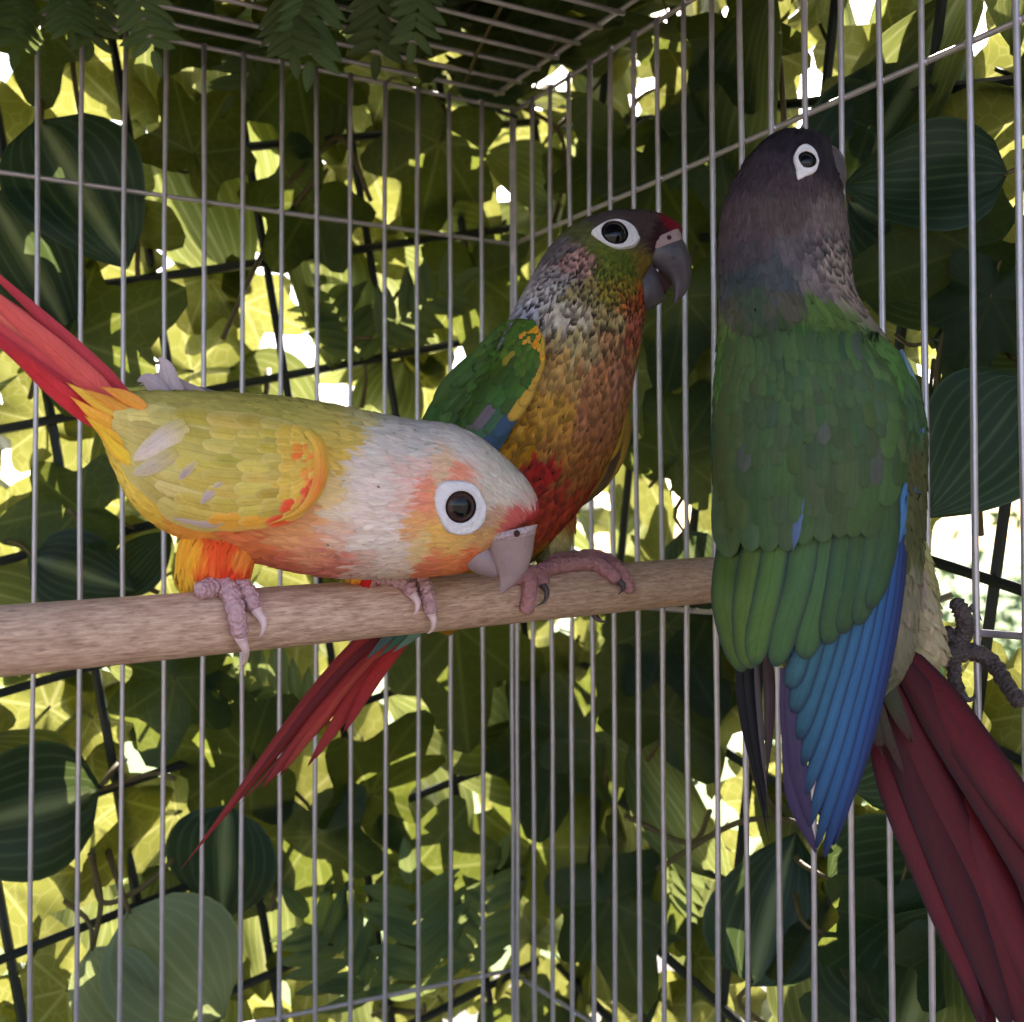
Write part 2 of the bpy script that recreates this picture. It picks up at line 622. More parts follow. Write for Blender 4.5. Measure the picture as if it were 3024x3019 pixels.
def make_perch():
    p0 = PL - PAX * 6.5
    L = float(np.linalg.norm(PR - p0))
    n = 40
    xs = np.concatenate([np.linspace(0, L - .16, 40), [L - .1, L]])
    rs = np.concatenate([np.full(40, PRAD), [PRAD, PRAD * .86]])
    P = np.stack([xs, 0 * xs, 0 * xs], 1)
    V, F = tube_data(P, rs, 40)
    o = mesh_obj('perch', V * K, F, M_WOOD, raw=True)
    # local x along the dowel
    ux = Vector(PAX)
    uz = Vector((0, 0, 1))
    uy = uz.cross(ux).normalized()
    uz = ux.cross(uy)
    o.matrix_world = Matrix(((ux[0], uy[0], uz[0], W(p0)[0]), (ux[1], uy[1], uz[1], W(p0)[1]), (ux[2], uy[2], uz[2], W(p0)[2]), (0, 0, 0, 1)))
    o['label'] = 'round pale wooden dowel perch screwed to the barred side wall'
    o['category'] = 'perch'
    bpy.context.view_layer.update()
    q = PR
    V, F = tube_data(np.array([q - PAX * .05, q + PAX * .25, q + PAX * .26, q + PAX * .36]), np.array([.12, .12, .34, .34]), 16)
    mesh_obj('screw_washer', V, F, M_WIRE, o)
    return o


make_perch()

# ------------------------------------------------------------------ artificial foliage
def ivy_mesh(seed):
    r = np.random.default_rng(seed)
    n = 44
    ph = np.linspace(-math.pi, math.pi, n, endpoint=False)      # 0 = tip
    lob = [(0, .92, .62), (1.0, .66, .52), (-1.0, .66, .52), (2.1, .46, .5), (-2.1, .46, .5)]
    R = np.full(n, .46)
    for a, h, w in lob:
        a += r.normal(0, .06)
        h *= r.uniform(.85, 1.12)
        d = (ph - a + math.pi) % (2 * math.pi) - math.pi
        R = np.maximum(R, .22 + h * np.maximum(0, 1 - np.abs(d) / w) ** .8 * .95 + .12 * np.exp(-(d / w) ** 2))
    for _ in range(2):
        R = (np.roll(R, 1) + 2 * R + np.roll(R, -1)) / 4
    d = np.abs(np.abs(ph) - math.pi)
    R *= 1 - .45 * np.exp(-(d / .25) ** 2)
    rings = 5
    V, UV = [(0, 0, 0)], [(0, 0)]
    k1, k2 = r.uniform(-.3, .4), r.uniform(-.45, .35)
    fold = r.uniform(.05, .3)
    ww = r.uniform(.05, .14)
    p1 = r.uniform(0, 6)
    for k in range(1, rings + 1):
        s = k / rings
        for i in range(n):
            x, y = R[i] * s * math.sin(ph[i]), R[i] * s * math.cos(ph[i])
            z = k1 * x * x + k2 * y * y * .6 - fold * abs(x) * .5 + ww * s * s * math.sin(3 * ph[i] + p1)
            vv = abs(math.sin(ph[i] * 2.6))
            z += .02 * vv * s
            V.append((x, y, z))
            UV.append((x, y))
    F = [(0, 1 + i, 1 + (i + 1) % n) for i in range(n)]
    for k in range(rings - 1):
        for i in range(n):
            a, b = 1 + k * n + i, 1 + k * n + (i + 1) % n
            F.append((a, a + n, b + n, b))
    return np.array(V), F, np.array(UV)


def oval_mesh(seed, slim=.36):
    r = np.random.default_rng(seed)
    nr, nc = 13, 9
    V, UV = [], []
    bend, cup = r.uniform(.15, .5), r.uniform(.1, .45)
    sl = slim * r.uniform(.85, 1.15)
    tw = r.uniform(-.3, .3)
    for i in range(nr):
        u = i / (nr - 1)
        w = sl * (math.sin(math.pi * u ** .72) ** .75) + .004
        if u > .86:
            w *= 1 - .3 * (u - .86) / .14
        for j in range(nc):
            v = -1 + 2 * j / (nc - 1)
            x = v * w + tw * u * u * .25
            y = u * 1.0
            z = -bend * u * u * .6 + cup * (abs(v) ** 1.5) * w * .8 + .012 * math.cos(v * 16) + .02 * math.sin(u * 9 + v * 3)
            V.append((x, y, z))
            UV.append((u, v))
    return np.array(V), grid_faces(nr, nc), np.array(UV)


def fern_mesh(seed):
    r = np.random.default_rng(seed)
    parts_v, parts_f, UV, o = [], [], [], 0
    npair = 7
    for k in range(npair * 2 + 1):
        if k == npair * 2:
            y0, side, L = .92, 0, .3
        else:
            i, side = k // 2, (-1 if k % 2 else 1)
            y0 = .1 + .8 * i / npair + r.normal(0, .01)
            L = .46 * (1 - .45 * abs(i / npair - .35)) * r.uniform(.85, 1.1)
        a = math.radians(58 + r.normal(0, 6)) * side
        dx, dy = math.sin(a), math.cos(a)
        nr, nc = 6, 3
        dz = r.uniform(-.2, .1)
        for q in range(nr):
            u = q / (nr - 1)
            w = .062 * math.sin(math.pi * min(1, u * .93 + .07) ** .8) ** .7 + .003
            for j in range(nc):
                v = j - 1
                parts_v.append((dx * L * u + dy * w * v, y0 + dy * L * u - dx * w * v, dz * u * u * .5 + .02 * (1 - abs(v)) - .02))
                UV.append((u, v))
        parts_f += grid_faces(nr, nc, off=o)
        o += nr * nc
    return np.array(parts_v), parts_f, np.array(UV)


def with_petiole(V, F, UV, seed, plen=.5, rad=.018):
    """stalk from the leaf base backwards, second material slot"""
    r = np.random.default_rng(seed)
    P = smooth_path([(0, .02, 0), (r.normal(0, .06), -plen * .5, -.08), (r.normal(0, .15), -plen, -.32)], 6)
    tv, tf = tube_data(P, np.linspace(rad * .8, rad * 1.3, 6), 5)
    n = len(V)
    F2 = list(F) + [tuple(i + n for i in q) for q in tf]
    return np.vstack([V, tv]), F2, np.vstack([UV, np.zeros((len(tv), 2))]), [0] * len(F) + [1] * len(tf)


def leaf_data(name, mat, gen, seed, plen):
    V, F, UV = gen(seed)
    V, F, UV, mi = with_petiole(V, F, UV, seed, plen)
    me = bpy.data.meshes.new(name)
    me.from_pydata((V * K).tolist(), [], F)
    uvl = me.uv_layers.new(name='UVMap')
    li = np.zeros(len(me.loops), np.int32)
    me.loops.foreach_get('vertex_index', li)
    uvl.data.foreach_set('uv', UV[li].astype(np.float32).ravel())
    me.materials.append(mat)
    me.materials.append(M_STEM)
    me.polygons.foreach_set('material_index', np.array(mi, np.int32))
    me.polygons.foreach_set('use_smooth', np.full(len(me.polygons), True))
    return me, V, F, UV


LEAF = {'ivy': [leaf_data('ivy_leaf', M_IVY, ivy_mesh, 10 + i, .35) for i in range(7)],
        'oval': [leaf_data('oval_leaf', M_OVAL, oval_mesh, 30 + i, .3) for i in range(5)],
        'ivy_f': [leaf_data('ivy_leaf', M_IVY_F, ivy_mesh, 20 + i, .5) for i in range(6)],
        'oval_f': [leaf_data('oval_leaf', M_OVAL_F, oval_mesh, 35 + i, .3) for i in range(4)],
        'pale': [leaf_data('oval_leaf', M_PALE, oval_mesh, 40 + i, .3) for i in range(2)],
        'fern': [leaf_data('fern_frond', M_FERN, fern_mesh, 50 + i, .2) for i in range(4)]}
LNAME = {'ivy': 'ivy_leaf', 'oval': 'oval_leaf', 'pale': 'oval_leaf', 'ivy_f': 'ivy_leaf', 'oval_f': 'oval_leaf', 'fern': 'fern_frond'}


def leaf_matrix(P, nrm, tip, scale, jit=0.3):
    nrm = unit(np.array(nrm, float) + rng.normal(0, jit, 3))
    y = unit(np.array(tip, float) - nrm * np.dot(tip, nrm))
    x = np.cross(y, nrm)
    Pm = W(np.array(P, float))
    return Matrix(((x[0] * scale, y[0] * scale, nrm[0] * scale, Pm[0]),
                   (x[1] * scale, y[1] * scale, nrm[1] * scale, Pm[1]),
                   (x[2] * scale, y[2] * scale, nrm[2] * scale, Pm[2]),
                   (0, 0, 0, 1)))


def put_leaf(kind, P, nrm, tip, scale, parent, jit=0.3, var=None):
    L = LEAF[kind]
    me = L[rng.integers(len(L)) if var is None else var % len(L)][0]
    o = bpy.data.objects.new(LNAME[kind], me)
    COL.objects.link(o)
    o.parent = parent
    o.matrix_parent_inverse = parent.matrix_world.inverted()
    o.matrix_world = leaf_matrix(P, nrm, tip, scale, jit)
    return o


SUNV = np.array(SUN_TO)
back = thing('ivy_screen', 'artificial ivy and oval leaves on a black lattice behind the long barred wall', 'foliage', (-12, 6, GZ))
side = thing('ivy_screen', 'artificial striped leaves and ivy on a lattice outside the barred side wall', 'foliage', (6, -12, GZ))
top = thing('ivy_garland', 'artificial ivy and fern garland lying over the wire ceiling', 'garland', (-12, -10, Z_CEIL + .3))
YB, XS = 2.4, 2.6           # where the two screens stand


def on_back(x, y, off):
    d = ray(x * DSP, y * DSP)
    return CAM + d * ((YB + off - CAM[1]) / d[1])


def on_side(x, y, off):
    d = ray(x * DSP, y * DSP)
    return CAM + d * ((XS + off - CAM[0]) / d[0])


def on_top(x, y, off):
    d = ray(x * DSP, y * DSP)
    return CAM + d * ((Z_CEIL + .35 + off - CAM[2]) / d[2])


def tipdir(P, deg):
    """direction in space of a picture angle (0 up, 90 right) at P"""
    a = math.radians(deg)
    return RM[0] * math.sin(a) - RM[1] * math.cos(a)


TOCAM = -RM[2]
NB_ = unit(np.array([0, -1.0, 0]) * .6 + TOCAM * .5)
NS_ = unit(np.array([-1.0, 0, 0]) * .35 + TOCAM * .8)
HERO = [
    # x, y (leaf base), length px, angle of tip, kind, screen, distance behind the screen plane
    (60, 30, 190, 175, 'ivy', 'b', -.6), (75, 225, 320, 150, 'oval', 'b', -.9), (-20, 360, 320, 150, 'oval', 'b', -1.0),
    (365, 290, 190, 35, 'ivy', 'b', .2), (560, 130, 200, 170, 'ivy', 'b', -.3), (590, 380, 210, 215, 'ivy', 'b', -.2),
    (830, 270, 220, 190, 'ivy', 'b', -.5), (130, 640, 260, 60, 'ivy', 'b', -.2),
    (150, 960, 200, 260, 'ivy', 'b', -.2),
    (60, 1050, 200, 110, 'oval', 'b', -.3), (215, 1120, 160, 40, 'oval', 'b', -.2),
    (190, 1490, 330, 265, 'oval', 'b', -1.0), (470, 1430, 260, 280, 'ivy', 'b', -.4), (430, 1520, 270, 190, 'oval', 'b', -.8),
    (240, 1720, 330, 140, 'pale', 'b', -1.0), (170, 1790, 260, 150, 'pale', 'b', -1.1), (330, 1280, 190, 190, 'ivy', 'b', -.3),
    (700, 1500, 240, 20, 'ivy', 'b', -.4), (590, 1580, 230, 170, 'ivy', 'b', -.6), (860, 1180, 260, 175, 'ivy', 'b', -.7),
    (780, 1640, 210, 90, 'ivy', 'b', -.5),
    (690, 690, 230, 340, 'fern', 'b', -1.2), (700, 640, 220, 60, 'fern', 'b', -1.1), (800, 1900, 300, 350, 'fern', 'b', -1.0),
    (720, 1900, 280, 320, 'fern', 'b', -1.1), (600, 1350, 230, 300, 'fern', 'b', -1.0), (880, 1850, 240, 20, 'fern', 'b', -.9),
    (900, 520, 210, 170, 'ivy', 'b', -.3), (820, 1000, 200, 150, 'ivy', 'b', -.3),
    # side screen
    (1165, 290, 230, 200, 'ivy', 's', -.4), (1240, 330, 230, 150, 'ivy', 's', -.3), (1350, 240, 210, 170, 'ivy', 's', -.2),
    (1310, 180, 180, 20, 'ivy', 's', .1), (1380, 60, 190, 160, 'ivy', 's', -.6), (1560, 450, 470, 32, 'oval', 's', -.9),
    (1900, 330, 300, 275, 'oval', 's', -.7), (1600, 380, 330, 110, 'oval', 's', -.6), (1830, 470, 260, 250, 'ivy', 's', -.7),
    (1620, 520, 300, 105, 'oval', 's', -.4), (1870, 560, 200, 200, 'ivy', 's', -.2),
    (1940, 720, 330, 215, 'oval', 's', -.8), (1760, 780, 220, 180, 'ivy', 's', -.4),
    (1290, 1000, 230, 160, 'oval', 's', -.7), (1250, 700, 220, 170, 'ivy', 's', -.8), (1280, 860, 190, 30, 'ivy', 's', -.4),
    (1140, 1400, 230, 10, 'ivy', 's', -.7), (1060, 1380, 240, 190, 'ivy', 's', -.8), (1260, 1350, 240, 20, 'ivy', 's', -.6),
    (1420, 1860, 290, 12, 'oval', 's', -.9), (1560, 1660, 300, 75, 'oval', 's', -1.0),
    (1680, 1740, 230, 180, 'ivy', 's', -.7), (1150, 1700, 230, 160, 'ivy', 's', -.7),
    (1000, 1600, 240, 40, 'ivy', 's', -.8), 
    (1290, 560, 220, 190, 'ivy', 's', -.7), (1440, 440, 240, 80, 'oval', 's', -.6),
    (1560, 1760, 250, 130, 'oval', 's', -.7), (1800, 1780, 220, 140, 'ivy', 's', -.2),
    (1640, 240, 230, 200, 'ivy', 's', .2), (1760, 640, 230, 100, 'oval', 's', -.6), (1600, 1480, 240, 60, 'oval', 's', -.6),
    (1260, 1180, 220, 150, 'ivy', 's', -.5), (990, 1300, 210, 170, 'ivy', 's', -.7),
]
nleaf = {'b': 0, 's': 0, 't': 0}
for i, (x, y, L, ang, kind, scr, off) in enumerate(HERO):
    off = max(off, -.75 if scr == 'b' else -.45)
    P = (on_back if scr == 'b' else on_side)(x, y, off)
    dep = toD(P)[2]
    sc = L * DSP / FPX * dep * {'ivy': .86, 'oval': 1.0, 'pale': 1.0, 'fern': .95}[kind]
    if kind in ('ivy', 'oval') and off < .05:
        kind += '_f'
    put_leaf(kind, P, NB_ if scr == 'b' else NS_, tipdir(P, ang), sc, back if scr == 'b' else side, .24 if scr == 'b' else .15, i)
    nleaf[scr] += 1

# looser middle layers, then a dense sun-lit outer layer
GAPS = [(1850, 1120, 95, 200), (345, 505, 70, 14), (660, 1650, 34, 14), (935, 425, 26, 16), (1690, 1400, 30, 40), (1340, 1335, 10, 10),
        (1195, 840, 30, 24), (1230, 1420, 24, 16), (1060, 1490, 20, 34), (300, 1830, 26, 10), (1880, 470, 30, 12), (1620, 315, 24, 8)]


def in_gap(P, pad):
    x, y, d = toD(P)
    for gx, gy, rx, ry in GAPS:
        if ((x - gx) / (rx + pad)) ** 2 + ((y - gy) / (ry + pad)) ** 2 < 1:
            return True
    return False


def scatter(scr, n, off0, off1, size0, size1, mixw, parent, as_objects, pad):
    out = []
    tries = 0
    while len(out) < n and tries < n * 6:
        tries += 1
        z = rng.uniform(-33, 7)
        if scr == 'b':
            P = np.array([rng.uniform(-27, XS + 4), YB + rng.uniform(off0, off1), z])
            nb = np.array([0, -1.0, 0])
        elif scr == 's':
            P = np.array([XS + rng.uniform(off0, off1), rng.uniform(-25, YB + .5), z])
            nb = np.array([-1.0, 0, 0])
        else:
            P = np.array([rng.uniform(-28, XS), rng.uniform(-25, YB - 1), Z_CEIL + .5 + rng.uniform(off0, off1)])
            nb = np.array([0, 0, -1.0])
        kind = rng.choice(['ivy', 'oval', 'fern'], p=mixw)
        sc = rng.uniform(size0, size1) * {'ivy': 1.0, 'oval': 1.5, 'fern': 1.5}[kind]
        ang = rng.normal(180, 75)
        if scr == 't':
            a = rng.uniform(0, 6.28)
            tip = np.array([math.cos(a), math.sin(a), -.1])
        else:
            tip = tipdir(P, ang)
        ctr = P + unit(tip) * sc * .45
        if in_gap(ctr, pad * sc * FPX / DSP / 30):
            continue
        if as_objects:
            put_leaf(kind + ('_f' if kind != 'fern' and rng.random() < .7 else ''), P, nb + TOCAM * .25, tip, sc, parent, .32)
        else:
            M = leaf_matrix(P, nb + TOCAM * .2, tip, sc, .3)
            out_v, f, uv = LEAF[kind][rng.integers(len(LEAF[kind]))][1:]
            out.append((kind, out_v, f, uv, M))
            continue
        out.append(1)
    return out


def leaf_mass(name, items, parent):
    V, F, UV, MI, o = [], [], [], [], 0
    mi = {'ivy': 0, 'oval': 1, 'fern': 2}
    for kind, v, f, uv, M in items:
        A = np.array(M)
        V.append((v * K) @ A[:3, :3].T + A[:3, 3])
        F += [tuple(i + o for i in q) for q in f]
        UV.append(uv)
        MI += [mi[kind]] * len(f)
        o += len(v)
    ob = mesh_obj(name, np.concatenate(V), F, [M_IVY, M_OVAL, M_FERN], parent, uvs=np.concatenate(UV), mat_idx=MI, raw=True)
    ob['kind'] = 'stuff'


def cover(scr, step, size0, size1, off0, off1, mixw, parent, limit, pad):
    """one sun-lit outer layer: staggered leaves that just about close the screen"""
    cells = []
    if scr == 't':
        us, vs = np.arange(-28, XS + .5, step), np.arange(-25, YB - .6, step)
    else:
        us, vs = (np.arange(-27, XS + 3.5, step) if scr == 'b' else np.arange(-25, YB + 1.2, step)), np.arange(-33, 7.5, step)
    for i, u in enumerate(us):
        for j, v in enumerate(vs):
            cells.append((u + rng.normal(0, step * .16), v + (i % 2) * step * .5 + rng.normal(0, step * .16)))
    items, objs = [], []
    for u, v in cells:
        o = rng.uniform(off0, off1)
        if scr == 'b':
            ctr, nb = np.array([u, YB + o, v]), np.array([0, -1.0, 0])
        elif scr == 's':
            ctr, nb = np.array([XS + o, u, v]), np.array([-1.0, 0, 0])
        else:
            ctr, nb = np.array([u, v, Z_CEIL + .6 + o]), np.array([0, 0, -1.0])
        kind = rng.choice(['ivy', 'oval'], p=mixw)
        sc = rng.uniform(size0, size1) * {'ivy': 1.0, 'oval': 1.55}[kind]
        a = rng.normal(180, 80)
        tip = tipdir(ctr, a) if scr != 't' else np.array([math.cos(a), math.sin(a), -.05])
        if in_gap(ctr, pad * sc * FPX / DSP / 30):
            continue
        P = ctr - unit(tip) * sc * (.3 if kind == 'ivy' else .5)
        x, y, d = toD(ctr)
        seen = d > 0 and -60 < x < 1992 and -60 < y < 1992
        if seen and len(objs) < limit:
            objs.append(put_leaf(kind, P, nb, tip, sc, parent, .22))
        else:
            L = LEAF[kind][rng.integers(len(LEAF[kind]))]
            items.append((kind, L[1], L[2], L[3], leaf_matrix(P, nb, tip, sc, .22)))
    return items


def fill(scr, size0, size1, off0, off1, mixw, parent, limit, pad):
    """close a screen with one layer of leaves, each put where light still comes through"""
    CS = .3
    lo, hi = (-27, XS + 3.2) if scr == 'b' else (-25, YB + 1.0)
    nu, nv = int((hi - lo) / CS), int((7.8 + 33) / CS)
    mask = np.zeros((nu, nv), bool)
    U, Vv = np.meshgrid(lo + (np.arange(nu) + .5) * CS, -33 + (np.arange(nv) + .5) * CS, indexing='ij')
    for i in range(nu):
        for k in range(nv):
            P = np.array([U[i, k], YB + 1.6, Vv[i, k]]) if scr == 'b' else np.array([XS + 1.6, U[i, k], Vv[i, k]])
            if in_gap(P, 0):
                mask[i, k] = True
    found, nobj = [], 0
    for it in range(900):
        free = np.argwhere(~mask)
        if len(free) < mask.size * .012:
            break
        best, bs = None, -1
        for q in free[rng.integers(len(free), size=14)]:
            a, b_ = q
            w = (~mask[max(0, a - 4):a + 5, max(0, b_ - 4):b_ + 5]).sum()
            if w > bs:
                best, bs = q, w
        u, v = U[best[0], best[1]], Vv[best[0], best[1]]
        o = rng.uniform(off0, off1)
        ctr = np.array([u, YB + o, v]) if scr == 'b' else np.array([XS + o, u, v])
        nb = np.array([0, -1.0, 0]) if scr == 'b' else np.array([-1.0, 0, 0])
        gx, gy, gd = toD(ctr)
        if scr == 's' and abs(gx - 1860) < 135 and 890 < gy < 1340:
            mask[best[0], best[1]] = True
            continue
        kind = rng.choice(['ivy', 'oval'], p=mixw)
        sc = rng.uniform(size0, size1) * {'ivy': 1.0, 'oval': 1.6}[kind]
        if bs < 24:
            sc *= .72
        tip = tipdir(ctr, rng.normal(180, 80))
        P = ctr - unit(tip) * sc * (.3 if kind == 'ivy' else .5)
        var = int(rng.integers(len(LEAF[kind])))
        M = leaf_matrix(P, nb, tip, sc, .27)
        me, v0, f0, uv0 = LEAF[kind][var]
        nl = len(uv0) - 30                                  # without the stalk
        A = np.array(M)
        cen = np.array([np.mean(v0[list(f)], axis=0) for f in f0 if max(f) < nl])
        q3 = (np.vstack([v0[:nl], cen]) * K) @ A[:3, :3].T + A[:3, 3]
        q3[:, 2] -= ZOFF
        q3 /= K
        ku = ((q3[:, 0 if scr == 'b' else 1] - lo) / CS).astype(int)
        kv = ((q3[:, 2] + 33) / CS).astype(int)
        ok = (ku >= 0) & (ku < nu) & (kv >= 0) & (kv < nv)
        mask[ku[ok], kv[ok]] = True
        mask[best[0], best[1]] = True
        x, y, d = toD(ctr)
        if d > 0 and -60 < x < 1992 and -60 < y < 1992 and nobj < limit:
            o_ = bpy.data.objects.new(LNAME[kind], me)
            COL.objects.link(o_)
            o_.parent = parent
            o_.matrix_parent_inverse = parent.matrix_world.inverted()
            o_.matrix_world = M
            nobj += 1
        else:
            found.append((kind, v0, f0, uv0, M))
    return found


leaf_mass('leaf_mass', fill('b', 2.5, 3.1, 1.3, 1.9, [.64, .36], back, 230, 0) + scatter('b', 22, 2.8, 3.6, 1.6, 2.2, [.6, .4, 0], back, False, .1), back)
leaf_mass('leaf_mass', fill('s', 2.5, 3.1, 1.3, 1.9, [.6, .4], side, 210, 0) + scatter('s', 30, 2.8, 3.6, 1.8, 2.4, [.6, .4, 0], side, False, .1), side)
leaf_mass('leaf_mass', cover('t', 2.0, 2.0, 2.5, .8, 1.8, [.7, .3], top, 120, 0) + cover('t', 1.9, 2.0, 2.5, 2.2, 2.8, [.7, .3], top, 0, 0) + scatter('t', 380, 2.0, 3.4, 2.2, 2.8, [.7, .3, 0], top, False, 0), top)  # upper layers added to keep sun spots off the perch and birds
scatter('b', 4, .1, .9, 2.0, 2.5, [.8, .0, .2], back, True, .3)
scatter('s', 8, .1, .9, 2.0, 2.5, [.7, .2, .1], side, True, .3)
scatter('t', 70, .0, .6, 1.5, 2.1, [.7, .12, .18], top, True, 0)
# unseen leaves added along the sun's path to keep a spot off the perch
for x, y in ((110, 1142), (140, 1142), (160, 1140)):
    P0 = perch_hit(x, y, 0)
    Q = P0 + SUNV * ((Z_CEIL + 2.6 - P0[2]) / SUNV[2])
    put_leaf('ivy', Q - np.array([0, .6, 0]), np.array([-.2, -.3, -1.0]), np.array([.3, 1.0, 0]), 2.6, top, .1)
    put_leaf('ivy', Q + np.array([.5, .9, .5]), np.array([-.2, -.3, -1.0]), np.array([-.5, -1.0, 0]), 2.6, top, .1)
# fern leaflets that hang through the ceiling wires
for x, y, L, ang in ((40, -25, 130, 190), (120, -40, 120, 170), (190, -30, 120, 185), (250, -50, 140, 160), (540, -50, 150, 170), (600, -60, 160, 185), (720, -60, 150, 175), (800, -60, 130, 190)):
    P = on_top(x, max(y, -60), .1)
    put_leaf('fern', P, TOCAM, tipdir(P, ang) + np.array([0, 0, -.3]), L * DSP / FPX * toD(P)[2] * 1.15, top, .25)


# black lattice and brown vines
def lattice(parent, scr):
    a0 = math.radians(14)
    for fam in range(2):
        ang = a0 + fam * math.radians(86)
        dx, dz = math.cos(ang), math.sin(ang)
        for k in range(-9, 10):
            cx, cz = -dz * k * 3.3, dx * k * 3.3
            L = 22
            c0 = np.array([(-11 if scr == 'b' else -10) + cx, -12 + cz])
            # keep bars inside the screen
            P = []
            for s in np.linspace(-L, L, 60):
                q = c0 + np.array([dx, dz]) * s
                if -26 < q[0] < 3 and -32 < q[1] < 8:
                    P.append((q[0], YB + .75 + fam * .16, q[1]) if scr == 'b' else (XS + .75 + fam * .16, q[0], q[1]))
            if len(P) < 4:
                continue
            P = np.array(P)
            P = P[[0, len(P) // 3, 2 * len(P) // 3, -1]]
            V, F = tube_data(P, .13, 6)
            mesh_obj('lattice_bar', V, F, M_LATT, parent, smooth=False)


lattice(back, 'b')
lattice(side, 's')
VINES = [('b', [(120, -20), (160, 250), (250, 420), (260, 520)]), ('b', [(600, 330), (500, 470), (420, 640)]), ('b', [(700, 380), (640, 260), (540, 350)]),
         ('b', [(190, 1490), (290, 1460), (330, 1470)]), ('b', [(175, 1600), (190, 1700), (260, 1680), (330, 1620)]), ('b', [(175, 1790), (190, 1700), (170, 1610)]),
         ('b', [(640, 1500), (560, 1570), (510, 1720)]), ('b', [(960, 470), (1040, 430), (1060, 260), (940, 180)]), ('b', [(300, 1120), (230, 1080), (130, 960)]),
         ('s', [(1870, 300), (1850, 480), (1780, 640), (1760, 820)]), ('s', [(1440, -10), (1470, 110), (1480, 240)]), ('s', [(1560, 1560), (1400, 1550), (1240, 1640)]),
         ('s', [(1800, 760), (1840, 900), (1850, 1010)]), ('s', [(1340, 1530), (1300, 1590), (1180, 1540)])]
for scr, pts in VINES:
    P = np.array([(on_back if scr == 'b' else on_side)(x, y, -.25 + .2 * math.sin(i * 2.0)) for i, (x, y) in enumerate(pts)])
    V, F = tube_data(smooth_path(P, 24), .075, 6)
    mesh_obj('vine_stem', V, F, M_STEM, back if scr == 'b' else side)
P = np.array([on_top(950, 5, 0), on_top(905, 90, -.25), on_top(880, 150, -.2), on_top(865, 165, .2)])
V, F = tube_data(smooth_path(P, 20), .05, 6)
mesh_obj('vine_stem', V, F, M_STEM, top)


# garden shrubs seen through the gap
def shrub(loc, size, seed, label):
    r = np.random.default_rng(seed)
    t = bpy.data.objects.new('garden_shrub', None)
    COL.objects.link(t)
    t.location = loc
    t['label'], t['category'], t['group'] = label, 'shrub', 'shrubs in the garden'
    bpy.context.view_layer.update()
    cl = r.normal(0, .38, (26, 3)) * size + np.array([0, 0, size * .75])
    cl[:, 2] = np.clip(cl[:, 2], .1, None)
    V, F = [], []
    for i in range(2600):
        c = cl[r.integers(26)] + r.normal(0, .16, 3) * size
        a, b = unit(r.normal(0, 1, 3)), unit(r.normal(0, 1, 3))
        s = r.uniform(.03, .06) * (size ** .5)
        o = len(V)
        V += [c, c + a * s + b * s * .45, c + a * s * 2.1, c + a * s - b * s * .45]
        F.append((o, o + 1, o + 2, o + 3))
    V = np.array(V) + np.array(loc)
    V[:, 2] = np.maximum(V[:, 2], .01)
    mm, n, l, b = M_SHRUB
    o = mesh_obj('crown', V, F, mm, t, smooth=False, raw=True)
    P = [np.array(loc), np.array(loc) + (0, 0, size * .4), np.array(loc) + (.05, .02, size * .9)]
    V, F = tube_data(smooth_path(P, 8), np.linspace(.04, .015, 8), 6)
    mesh_obj('trunk', V, F, M_STEM, t, raw=True)


M_SHRUB = new_mat('garden_shrub_leaves')
_e = NB(M_SHRUB[0].node_tree)
_oi = M_SHRUB[1].new('ShaderNodeNewGeometry').outputs['Random Per Island']
M_SHRUB[2].new(_e.mix(_oi, (0.05, 0.10, 0.025), (0.14, 0.22, 0.06)), M_SHRUB[3].inputs['Base Color'])
M_SHRUB[3].inputs['Roughness'].default_value = 0.5
shrub((3.6, 3.0, 0), 0.9, 1, 'low leafy shrub in the sunlit garden beyond the side screen')
shrub((5.2, 3.0, 0), 1.0, 2, 'rounder taller shrub in the garden beyond the side screen')

